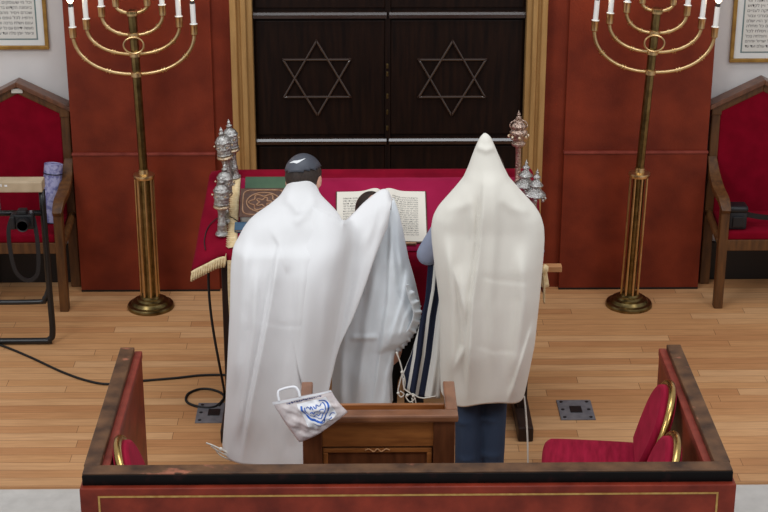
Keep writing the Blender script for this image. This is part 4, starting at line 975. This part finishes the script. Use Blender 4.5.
# ---- draped cloth: hulls of circles stacked in height
def hull_ring(C, phis, soft=.012):
    C = np.asarray(C, float); U = np.stack([np.cos(phis), np.sin(phis)], 1)
    h = (U @ C[:, :2].T + C[:, 2][None]) / soft
    h -= h.max(1, keepdims=True); w_ = np.exp(h); w_ /= w_.sum(1, keepdims=True)
    return (w_[:, :, None] * (C[None, :, :2] + C[None, :, 2:3] * U[:, None, :])).sum(1)
def drape(name, secs, mt, parent, span=165, N=230, M=150, hem=None, folds=(), amp=.012, phase=0, fold_from=.25, uv=False, bend=None, solid=.0035, top_fold=.15, crease=1.0, side_pow=1.0):
    """secs: [(z, circles)] from top to bottom; folds: [(count, weight, drift)]"""
    zs = np.array([s[0] for s in secs]); nC = len(secs[0][1])
    CC = np.array([[list(c) for c in s[1]] for s in secs])      # (S, nC, 3)
    zl = np.linspace(zs[0], zs[-1], 220)
    o = np.argsort(zs)
    def interp(zv):
        return np.stack([[np.interp(zv, zs[o], CC[o, i, j]) for j in range(3)] for i in range(nC)])
    ph = np.linspace(R(-90 - span), R(-90 + span), 1400)
    PR = []; NR = []
    us = np.linspace(0, 1, N)
    raw = []
    for zv in zl: raw.append(interp(zv))
    raw = np.array(raw)
    for _ in range(5):     # soften the kinks between given heights
        raw[1:-1] = (raw[:-2] + 2 * raw[1:-1] + raw[2:]) / 4
    for C in raw:
        p = hull_ring(C, ph); d = np.r_[0, np.cumsum(np.linalg.norm(np.diff(p, axis=0), axis=1))]
        mid = np.interp(R(-90), ph, d)
        # equal arc length on each side of the back seam
        a = np.interp(np.where(us < .5, mid * us * 2, mid + (d[-1] - mid) * (us - .5) * 2), d, np.arange(len(d)))
        PR.append(np.stack([np.interp(a, np.arange(len(d)), p[:, 0]), np.interp(a, np.arange(len(d)), p[:, 1])], 1))
        pp = np.interp(a, np.arange(len(d)), ph); NR.append(np.stack([np.cos(pp), np.sin(pp)], 1))
    PR = np.array(PR); NR = np.array(NR); LZ = len(zl)
    P = []
    for j in range(M):
        t = j / (M - 1); row = []
        for i, u in enumerate(us):
            zh = secs[-1][0] if hem is None else hem(u)
            zv = secs[0][0] + (zh - secs[0][0]) * t
            k = min(LZ - 1.001, max(0, (zl[0] - zv) / (zl[0] - zl[-1]) * (LZ - 1))); k0 = int(k); fr = k - k0
            p = PR[k0, i] * (1 - fr) + PR[k0 + 1, i] * fr; n = NR[k0, i]
            e = top_fold + (1 - top_fold) * min(1, max(0, (t - fold_from) / (1 - fold_from))) ** .8
            if t < .04: e *= t / .04
            fsum = 0
            for cnt, wgt, dr in folds:
                a = cnt * u * 2 * PI + phase * cnt + dr * t + .5 * math.sin(3.1 * u * PI + 2.3 * t + cnt)
                v = math.sin(a)
                if crease != 1.0: v = math.copysign(abs(v) ** crease, v)
                fsum += wgt * v
            dd = amp * e * fsum
            q = Vector((p[0] + n[0] * dd, p[1] + n[1] * dd, zv))
            if bend: q = bend(q, u, t)
            row.append(q)
        P.append(row)
    bm = BM(); grid(bm, P, uv=uv)
    return obj(name, bm, mt, parent, world=True, smooth=True, solid=solid), P
from mathutils import noise
def to_px(p):
    d = np.array(p) - CAM; z = d @ CF
    return 384 + F * (d @ CR) / z, 256 - F * (d @ CU) / z
def crease_depth(x, y, folds):
    """how far the cloth stands out at a place: ridges (r) and one-sided overlaps (s)"""
    tot = 0
    for kind, w_, h_, line in folds:
        best = None; acc = 0; Ls = [math.hypot(b[0] - a[0], b[1] - a[1]) for a, b in zip(line, line[1:])]; TL = sum(Ls)
        for (a, b), l in zip(zip(line, line[1:]), Ls):
            tx, ty = (b[0] - a[0]) / l, (b[1] - a[1]) / l
            t = min(l, max(0, (x - a[0]) * tx + (y - a[1]) * ty)); dx, dy = x - a[0] - tx * t, y - a[1] - ty * t
            d = math.hypot(dx, dy)
            if best is None or d < best[0]: best = (d, (1 if tx * dy - ty * dx < 0 else -1), (acc + t) / TL)
            acc += l
        d, sg, u = best
        if d > 5 * w_: continue
        tp_ = min(1, u / .22) * min(1, (1 - u) / .22); tp_ = tp_ * tp_ * (3 - 2 * tp_)
        if kind == 'r': tot += h_ * tp_ * math.exp(-(d / w_) ** 2)
        else:
            q = d * sg      # positive on the right hand of the line's direction (seen from behind)
            tot += h_ * tp_ / (1 + math.exp(-q / .9)) * math.exp(-max(0, q) / w_)
    return tot
def creaser(folds, rough=.006, seed=0.0, stretch=.35):
    def bend(q, u, t):
        if abs(u - .5) > .42: return q
        x, y = to_px(q); d = 1.5 * crease_depth(x, y, folds)
        v = Vector((q.x * 5.5 + seed, q.y * 2, q.z * 5.5 * stretch)); d += rough * min(1, t * 6) * (noise.noise(v) * 1.3 + .6 * noise.noise(v * 2.3) + .25 * noise.noise(v * 5.1))
        return q + Vector((0, -1, .25)) * d
    return bend
def lr(py, xl, xr, Y, r, extra=0, r2=None):
    """one height level: outline from xl to xr at depth Y"""
    a = atY(xl, py, Y); b = atY(xr, py, Y); r = min(r, (b.x - a.x) / 2)
    return (a.z + b.z) / 2, [(a.x + r, Y, r), (b.x - r, Y, r)]
def string(pts, r, parent, name='fringe_string', knots=()):
    bm = BM(); p = smooth_path(pts, 7); tube(bm, p, r, 7)
    for kk in knots: ball(bm, p[int(kk * (len(p) - 1))], r * 2.4, u=8, v=6)
    return obj(name, bm, stringm, parent, world=True, smooth=True)

# ================= man on the right, shawl over the head
def man_right():
    hx = atY(481, 430, -2.4).x
    J = dict(hip=(hx - .01, -2.30, .92), chest=(hx + .0, -2.25, 1.19), neck=(hx + .0, -2.20, 1.35), head=(hx + .014, -2.16, 1.455), look=(0, .86, -.5), up=(0, .5, .86),
             shL=(hx - .15, -2.25, 1.26), elL=atY(428, 254, -2.2), wrL=(hx - .165, -1.95, .985), shR=(hx + .15, -2.25, 1.26), elR=atY(533, 251, -2.2), wrR=(hx + .165, -1.95, .985),
             hpL=(hx - .065, -2.31, .86), hpR=(hx + .065, -2.31, .86), knL=(hx - .060, -2.36, .49), knR=(hx + .064, -2.34, .49), anL=(hx - .062, -2.40, .09), anR=(hx + .058, -2.36, .09))
    t = thing('person', 'man with cream prayer shawl over his head, navy trousers, at the right', 'person', (hx, -2.38, 0), 0)
    hs = [(J['wrL'], (.45, .85, -.12), (0, 0, -1), 1, 1, .35), (J['wrR'], (-.45, .85, -.12), (0, 0, -1), -1, 1, .35)]
    fused('body', figure(J, 1.0, hands=hs), skin, t, .0075, 4)
    head_cap('hair', J, hairm, t, 1, 1.045, lambda x, y, z: z > .15 or y < -.25 and z > -.5)
    shirt_of(J, shirt, t, .9); trousers(J, navy, t, .92); shoes(J, t, 1)
    def L(py, xl, xr, Y, r): return lr(py, xl, xr, Y, r)
    S = [L(133, 484, 486, -2.235, .004), L(134, 482, 489, -2.24, .015), L(137, 480, 491, -2.24, .03), L(144, 476.5, 494, -2.242, .055), L(157, 471.5, 499.5, -2.245, .09), L(167, 468, 504, -2.25, .095), L(177, 463, 509.5, -2.26, .10), L(187, 456, 517, -2.27, .10),
         L(197, 447, 526, -2.275, .10), L(207, 438, 535, -2.28, .10), L(216, 433, 540.5, -2.285, .10), L(227, 431, 543.5, -2.29, .10), L(240, 431.5, 544, -2.30, .105), L(262, 434, 542.5, -2.32, .11), L(300, 439, 539, -2.34, .115), L(345, 440, 534, -2.36, .12), L(385, 441, 526, -2.38, .115), L(412, 443, 520, -2.39, .105), L(430, 446, 516, -2.39, .14)]
    zA = atY(480, 409, -2.53).z; zS = atY(440, 392, -2.4).z
    def hem(u):
        a = abs(u - .5) * 2
        return zA + .012 * math.sin(u * 14) + (zS - zA) * min(1, a * 1.15) ** 2.2
    o, P = drape('prayer_shawl', S, tallit_c, t, span=140, hem=hem, folds=((3, .5, 1.1), (5, .35, -.9)), amp=.006, phase=.9, fold_from=.1, top_fold=.3,
        bend=creaser([('s', 16, .032, [(484, 168), (481, 200), (477, 250), (470, 300), (467, 350), (466, 408)]), ('r', 5, .010, [(471, 190), (473, 240), (466, 290), (462, 330)]), ('r', 6, .009, [(492, 170), (494, 230), (490, 300), (494, 380)]),
                      ('s', 7, -.0025, [(476, 276), (500, 282), (533, 284)]), ('s', 7, -.002, [(470, 344), (495, 352), (520, 352)]), ('s', 6, .02, [(533, 318), (520, 360), (506, 404)]), ('r', 5, .003, [(440, 210), (462, 206), (476, 200)]), ('r', 5, .003, [(533, 212), (512, 208), (496, 196)]),
                      ('s', 8, .022, [(452, 262), (462, 310), (463, 345), (452, 372)]), ('r', 6, .017, [(446, 230), (452, 300), (450, 390)]), ('r', 7, .016, [(520, 240), (523, 300), (512, 390)]), ('r', 3, .006, [(474, 146), (486, 150), (497, 147)])], rough=.005, seed=3.1))
    # striped end of the shawl hanging from the left arm
    ax = atY(434, 228, -2.28)
    left = [(228, 431.5), (245, 428.5), (270, 427.5), (300, 425), (330, 418), (355, 411), (375, 402.5), (386, 403), (392, 409), (397, 418), (399, 428)]
    apath = [(228, 441), (245, 440.5), (270, 439.5), (290, 437.5), (315, 433), (356, 428), (391, 422), (400, 420.5)]
    dep = [(228, -2.20), (270, -2.22), (330, -2.27), (400, -2.32)]
    ip = lambda tab, y: float(np.interp(y, [a for a, b in tab], [b for a, b in tab]))
    rows = []; offs = np.linspace(-34, 20, 82)
    for y in np.linspace(228, 398.5, 62):
        xl, xa, Y = ip(left, y), ip(apath, y), ip(dep, y); row = []
        for o_ in offs:
            x = xa + o_; back = 0
            if x < xl: back = (xl - x) * .0042; x = xl + min(1.0, (xl - x) * .05)
            if x > 440.5: back = (x - 440.5) * .004; x = 440.5
            f = min(1, (y - 228) / 90)
            row.append(atY(x, y, Y + back - .010 * math.sin(o_ * .30 + y * .012) * f - .004 * math.sin(o_ * .75 - y * .03) * f))
        rows.append(row)
    bm = BM(); grid(bm, rows, uv=True); obj('striped_shawl_end', bm, stripem, t, world=True, smooth=True, solid=.003)['label'] = 'navy striped end of the shawl'
    # knotted tassel strings
    g = lambda x, y, Y=-2.34: atY(x, y, Y)
    string([g(404, 378), g(404, 388), g(410, 393), g(414.5, 398), g(410, 402), g(406, 396), g(413, 394), g(418, 397), g(425, 398), g(436, 396)], .003, t, knots=(.3, .6))
    string([g(412, 398), g(413, 408), g(411.5, 420)], .003, t, knots=(.4,)); string([g(415, 398), g(417, 410), g(418, 424)], .0028, t)
    string([g(524, 396, -2.38), g(526, 415, -2.4), g(527.5, 440, -2.4), g(528, 470, -2.4)], .0042, t)
man_right()

# ================= man on the left, arm stretched towards the book
def man_left():
    hx = atY(296, 330, -2.45).x; hd = atY(304, 180.5, -2.13)
    J = dict(hip=(hx - .01, -2.42, .90), chest=(hx + .005, -2.27, 1.11), neck=(hd.x + .01, -2.17, 1.33), head=hd, look=(.34, .75, -.56), up=(.10, .58, .80),
             shL=(hx - .15, -2.28, 1.22), elL=(hx - .18, -2.12, 1.04), wrL=(hx - .16, -1.92, .985), shR=(hx + .13, -2.26, 1.22), elR=atY(346, 236, -2.14), wrR=atY(364, 213, -1.96),
             hpL=(hx - .07, -2.43, .85), hpR=(hx + .05, -2.43, .85), knL=(hx - .08, -2.42, .49), knR=(hx + .05, -2.41, .49), anL=(hx - .09, -2.46, .09), anR=(hx + .06, -2.46, .09))
    t = thing('person', 'man with slate skullcap and long white prayer shawl reaching to the book', 'person', (hx, -2.48, 0), 0)
    hs = [(J['wrL'], (.35, .9, -.15), (0, 0, -1), 1, 1, .35), (J['wrR'], (.3, .3, .3), (.3, .6, -.5), -1, .9, .6)]
    fused('body', figure(J, 1.0, hands=hs), skin, t, .0075, 4)
    head_cap('hair', J, hairm, t, 1, 1.05, lambda x, y, z: (z > .35 and y < .55) or (y < -.2 and z > -.95) or (y < .1 and z > -.1))
    kp = head_cap('skullcap', J, kippahm, t, 1, 1.115, lambda x, y, z: (z * .86 - y * .50) > .40, solid=.003)
    # white wing mark at the back of the cap
    s, f, u = head_axes(J['look'], J['up']); c = Vector(J['head'])
    def on_cap(a, b, lift=1.13):   # a sideways, b up the back, in radians
        d = Vector((math.sin(a) * math.cos(b), -math.cos(a) * math.cos(b), math.sin(b)))
        return c + s * d.x * .077 * lift + f * (d.y * .094 * lift - .008) + u * (d.z * .092 * lift + .018)
    upper = [(-.42, .36), (-.18, .43), (.05, .44), (.24, .49), (.5, .62)]; lower = [(-.42, .33), (-.16, .32), (.05, .27), (.2, .35), (.46, .57)]
    bm = BM(); grid(bm, [[on_cap(*p) for p in upper], [on_cap(*p, 1.134) for p in [((a[0] + b[0]) / 2, (a[1] + b[1]) / 2) for a, b in zip(upper, lower)]], [on_cap(*p) for p in lower]]); obj('cap_mark', bm, whitem, kp, world=True, solid=.001)
    shirt_of(J, whiteshirt, t, .9); trousers(J, blacktr, t, .85); shoes(J, t, 1)
    def L(py, xl, xr, Y, r, arm=None):
        z, c = lr(py, xl, xr, Y, r)
        c.append(c[1] if arm is None else arm); return z, c
    def A(px, py, Y, r): p = atY(px, py, Y); return (p.x, p.y, r)
    S = [L(176, 290, 314, -2.165, .06), L(185, 287, 316, -2.175, .07), L(192, 282, 319, -2.19, .085), L(199, 276, 324, -2.21, .095), L(206, 269, 331, -2.235, .10), L(212, 260, 337, -2.255, .10), L(219, 250, 342, -2.28, .105),
         L(228, 243, 344, -2.30, .11), L(238, 238, 345, -2.325, .11), L(246, 233, 343, -2.36, .115), L(266, 230.5, 340, -2.39, .12), L(290, 230, 336, -2.42, .125), L(310, 229.5, 333, -2.44, .13), L(350, 227.5, 329, -2.47, .135), L(400, 225, 326, -2.50, .14), L(445, 221.5, 324, -2.53, .14), L(480, 220, 322, -2.55, .14)]
    zA = atY(290, 474, -2.72).z; zS = atY(224, 441, -2.53).z
    def hem(u):
        a = max(0, (.5 - u) * 2)
        return zA + .01 * math.sin(u * 17) + (zS - zA) * min(1, a * 1.5) ** 1.3
    _, TP = drape('prayer_shawl', S, tallit_w, t, span=150 , hem=hem, folds=((3, .6, .6), (5, .5, -.9)), amp=.007, phase=.35, fold_from=.1, top_fold=.2,
        bend=creaser([('s', 13, .036, [(280, 228), (271, 290), (262, 340), (250, 400), (240, 466)]), ('r', 6, .020, [(258, 250), (254, 330), (240, 420), (232, 450)]), ('r', 7, .018, [(246, 226), (243, 300), (234, 400)]), ('s', 9, -.004, [(262, 214), (290, 218), (318, 214)]),
                      ('r', 5, .010, [(283, 196), (295, 206), (300, 216)]), ('s', 6, .009, [(268, 228), (280, 246), (287, 275)]), ('r', 9, .020, [(306, 236), (300, 320), (292, 450)]), ('s', 5, -.002, [(250, 318), (285, 327), (322, 325)]), ('r', 5, .009, [(318, 196), (306, 212), (292, 226)]), ('s', 9, .012, [(322, 280), (321, 320), (320, 350)])], rough=.006, seed=8.3))
    # the shawl's wing over the outstretched arm
    ridge = [(310, 206, -2.25), (324, 212, -2.245), (336, 217, -2.23), (345, 221, -2.20), (353, 214.5, -2.17), (363, 204, -2.13), (374, 195, -2.10), (382, 190, -2.08), (388, 191, -2.08), (392, 199, -2.09)]
    edge = [(290, 330, -2.54), (300, 376, -2.53), (312, 402, -2.56), (325, 404, -2.585), (332, 376, -2.53), (340, 346, -2.46), (353, 318, -2.41), (365, 287, -2.34), (375, 258, -2.27), (388, 226, -2.18)]
    WF = [('r', 5, .014, [(386, 192), (388, 210), (382, 236)]), ('s', 8, .012, [(371, 266), (352, 262), (334, 254)]), ('r', 6, .012, [(352, 224), (368, 212), (382, 198)]), ('r', 6, .010, [(340, 222), (356, 236), (372, 246)]), ('s', 10, .012, [(362, 262), (348, 310), (333, 380)]), ('r', 7, .009, [(345, 262), (336, 320), (326, 390)]), ('r', 4, .008, [(376, 200), (374, 222), (366, 244)])]
    tv = [(to_px(p), p.y) for r_ in TP[4:] for p in r_[40:-40]]
    txy = np.array([a for a, b in tv]); ty = np.array([b for a, b in tv])
    def torso_Y(x, y):
        d = (txy[:, 0] - x) ** 2 + (txy[:, 1] - y) ** 2; k_ = np.argpartition(d, 12)[:12]
        dm = math.sqrt(d[k_].min())
        return float(ty[k_].min()) + max(0, dm - 2) * .02
    RA = smooth_path([Vector(a) for a in ridge], 8); EA = smooth_path([Vector(a) for a in edge], 8); n = len(RA); cols = []
    for k in range(n):
        r0, e0 = RA[k], EA[k]; pr = atY(r0.x, r0.y, r0.z); pe = atY(e0.x, e0.y, e0.z); L_ = (pe - pr).length; s_ = k / (n - 1); colm = []
        for b_, dz in ((.11, -.12), (.085, -.06), (.05, -.02), (.02, -.003)): colm.append(pr + Vector((0, b_, dz)))
        M_ = 44
        for m_ in range(M_ + 1):
            t_ = m_ / M_; q = pr.lerp(pe, t_)
            bulge = .045 * (1 - (1 - min(1, t_ * 4)) ** 2) * (1 - t_) ** .6
            e = min(1, t_ * 3) * min(1, s_ * 4)
            X_, Y_ = to_px(q); fo = crease_depth(X_, Y_, WF) + .007 * noise.noise(Vector((X_ * .05, Y_ * .02, 1.7)))
            x_, y_ = to_px(q); own = q.y - bulge; ty_ = torso_Y(x_, y_) - .007 + .02 * max(0, 1 - s_ * 9)
            kk = .05; hh = max(0, min(1, .5 + .5 * (ty_ - own) / kk)); yy_ = ty_ * (1 - hh) + own * hh - kk * hh * (1 - hh)
            colm.append(atY(x_, y_, yy_ - fo * e))
        cols.append(colm)
    for _ in range(10):
        for a_ in range(1, n - 1):
            for b_ in range(5, len(cols[0]) - 1): cols[a_][b_] = cols[a_][b_] * .5 + (cols[a_ - 1][b_] + cols[a_ + 1][b_] + cols[a_][b_ - 1] + cols[a_][b_ + 1]) * .125
    bm = BM(); grid(bm, cols); obj('shawl_wing', bm, tallit_w, t, world=True, smooth=True, solid=.0035)
    g = lambda x, y, Y=-2.62: atY(x, y, Y)
    string([g(236, 459), g(226, 452), g(214, 446), g(206, 443)], .004, t, knots=(.5,)); string([g(237, 461), g(228, 456), g(218, 451), g(211, 446)], .0035, t); string([g(238, 462), g(230, 460), g(220, 455), g(215, 449)], .003, t)
man_left()

# ================= boy between them
def boy():
    hd = atY(372.5, 215, -1.80)
    hx = atY(402, 385, -2.25).x
    k = .82
    J = dict(hip=(hx - .03, -2.12, .70), chest=(hx - .10, -2.00, .93), neck=(hd.x + .01, -1.90, 1.08), head=hd, look=(-.1, .78, -.62), up=(-.2, .6, .76), hk=.98,
             shL=(hx - .18, -1.97, .97), elL=(hx - .18, -1.92, .88), wrL=(hx - .10, -1.90, .86), shR=(hx - .04, -1.97, .94), elR=(hx - .06, -2.06, .81), wrR=tuple(atY(398, 345, -2.22)),
             hpL=(hx - .06, -2.12, .66), hpR=(hx + .05, -2.12, .66), knL=(hx - .065, -2.12, .39), knR=(hx + .06, -2.12, .39), anL=(hx - .065, -2.15, .075), anR=(hx + .06, -2.15, .075))
    t = thing('person', 'boy in white prayer shawl standing between the two men', 'person', (hx, -2.23, 0), 0)
    hs = [(J['wrR'], (-.12, .10, -.95), (-.5, .5, 0), -1, .85, .5), (J['wrL'], (.3, .8, -.2), (0, 0, -1), 1, .8, .6)]
    fused('body', figure(J, .72, hands=hs), skin, t, .007, 4)
    head_cap('hair', J, hairm, t, .98, 1.05, lambda x, y, z: (z > .2 and y < .6) or (y < .0 and z > -.6) or (y < .2 and z > -.1))
    shirt_of(J, whiteshirt, t, .7); trousers(J, blacktr, t, k * .9); shoes(J, t, k)
    def L(py, xl, xr, Y, r, Yr=None):
        z, c = lr(py, xl, xr, Y, r)
        if Yr is not None: c[1] = (c[1][0], Yr, c[1][2])
        return z, c
    S = [L(199, 384, 394, -1.91, .04), L(205, 379, 396.5, -1.95, .07), L(215, 372, 399.5, -2.0, .10), L(230, 364, 403, -2.04, .11), L(255, 355, 408.5, -2.08, .12), L(280, 348, 415, -2.12, .125), L(305, 341, 420.5, -2.15, .13), L(322, 337, 420, -2.17, .13), L(334, 335, 412, -2.18, .125), L(343, 334, 399, -2.19, .115), L(352, 333, 396, -2.20, .11), L(375, 332, 392, -2.22, .11), L(400, 332, 393, -2.24, .11), L(425, 331, 395, -2.25, .11)]
    zA = atY(370, 416, -2.38).z
    drape('prayer_shawl', S, tallit_b, t, span=128, hem=lambda u: zA + .008 * math.sin(u * 23), folds=((4, .5, 1.2), (7, .4, -1.5)), amp=.006, phase=.2, fold_from=.08, top_fold=.3,
        bend=creaser([('s', 8, .014, [(391, 208), (389, 250), (387, 300), (378, 360), (371, 416)]), ('r', 3, .008, [(396, 214), (398, 240), (403, 275)]), ('r', 3, .006, [(391, 216), (393, 250), (396, 290)]), ('s', 6, .010, [(408, 262), (402, 300), (392, 330), (386, 350)]), ('r', 5, .010, [(378, 260), (366, 320), (358, 410)]),
                      ('s', 5, .009, [(393, 350), (386, 375), (382, 412)]), ('r', 3, .006, [(348, 338), (365, 337), (380, 338)]), ('r', 5, .010, [(345, 320), (341, 360), (340, 412)]), ('r', 4, .007, [(395, 360), (393, 390), (395, 412)]), ('s', 4, .007, [(414, 300), (404, 318), (398, 340)])], rough=.007, seed=1.3, stretch=.5))
    # crinkled fringed border falling from the boy's arm
    rows = []
    cen = [Vector((407, 284, 0)), Vector((414, 298, 0)), Vector((418.5, 314, 0)), Vector((413.5, 330, 0)), Vector((404, 343, 0)), Vector((395.5, 351, 0))]
    cp = smooth_path(cen, 12)
    for i, c in enumerate(cp):
        tt = (cp[min(i + 1, len(cp) - 1)] - cp[max(i - 1, 0)]).normalized(); n = Vector((tt.y, -tt.x, 0)); n = n if n.x > 0 else -n
        row = []
        for q in np.linspace(-5, 3.2, 7):
            wv = (q + 5) / 8.2; e = c + n * ((q + 1.0 * wv * math.sin(i * 1.75)) * min(1, .25 + i / 14)); row.append(atY(e.x, e.y, -2.285 - .012 * wv * math.sin(i * .9) + .035 * wv))
        rows.append(row)
    bm = BM(); grid(bm, rows); obj('shawl_border', bm, tallit_b, t, world=True, smooth=True, solid=.003)
    g = lambda x, y, Y=-2.33: atY(x, y, Y)
    string([g(396, 352), g(400, 362), g(402, 372), g(400, 382), g(398, 392), g(401, 397), g(404, 394), g(400, 391)], .003, t, knots=(.3, .6)); string([g(397, 352), g(401, 366), g(405, 380), g(404, 390)], .0026, t)
boy()
#@@END
# ---------------------------------------------------------------- light
w = bpy.data.worlds.new('World'); scene.world = w; w.use_nodes = True
bg = w.node_tree.nodes['Background']; bg.inputs[0].default_value = (.95, .975, 1, 1); bg.inputs[1].default_value = .51
def area(name, loc, target, size, power, color, sy=None):
    l = bpy.data.lights.new(name, 'AREA'); l.energy = power; l.color = color; l.size = size
    if sy: l.shape = 'RECTANGLE'; l.size_y = sy
    o = bpy.data.objects.new(name, l); col.objects.link(o); o.location = loc
    o.rotation_euler = (Vector(target) - Vector(loc)).to_track_quat('-Z', 'Y').to_euler()
area('skylight', (0, -2.2, 6.4), (0, -2.0, 0), 4.0, 125, (.9, .95, 1), 1.8)
area('front_fill', (-4.2, -6.5, 5.6), (.2, -1.2, .8), 2.4, 175, (.98, .99, 1))  # unseen soft light added to fill from the viewer's left
area('front_fill', (4.4, -6.0, 5.6), (0, -1.0, .8), 2.2, 110, (.99, .99, 1))  # second unseen fill light, added on the right
vs = scene.view_settings
vs.view_transform = 'Standard'; vs.look = 'None'; vs.gamma = 1; vs.use_curve_mapping = False; vs.exposure = -0.1
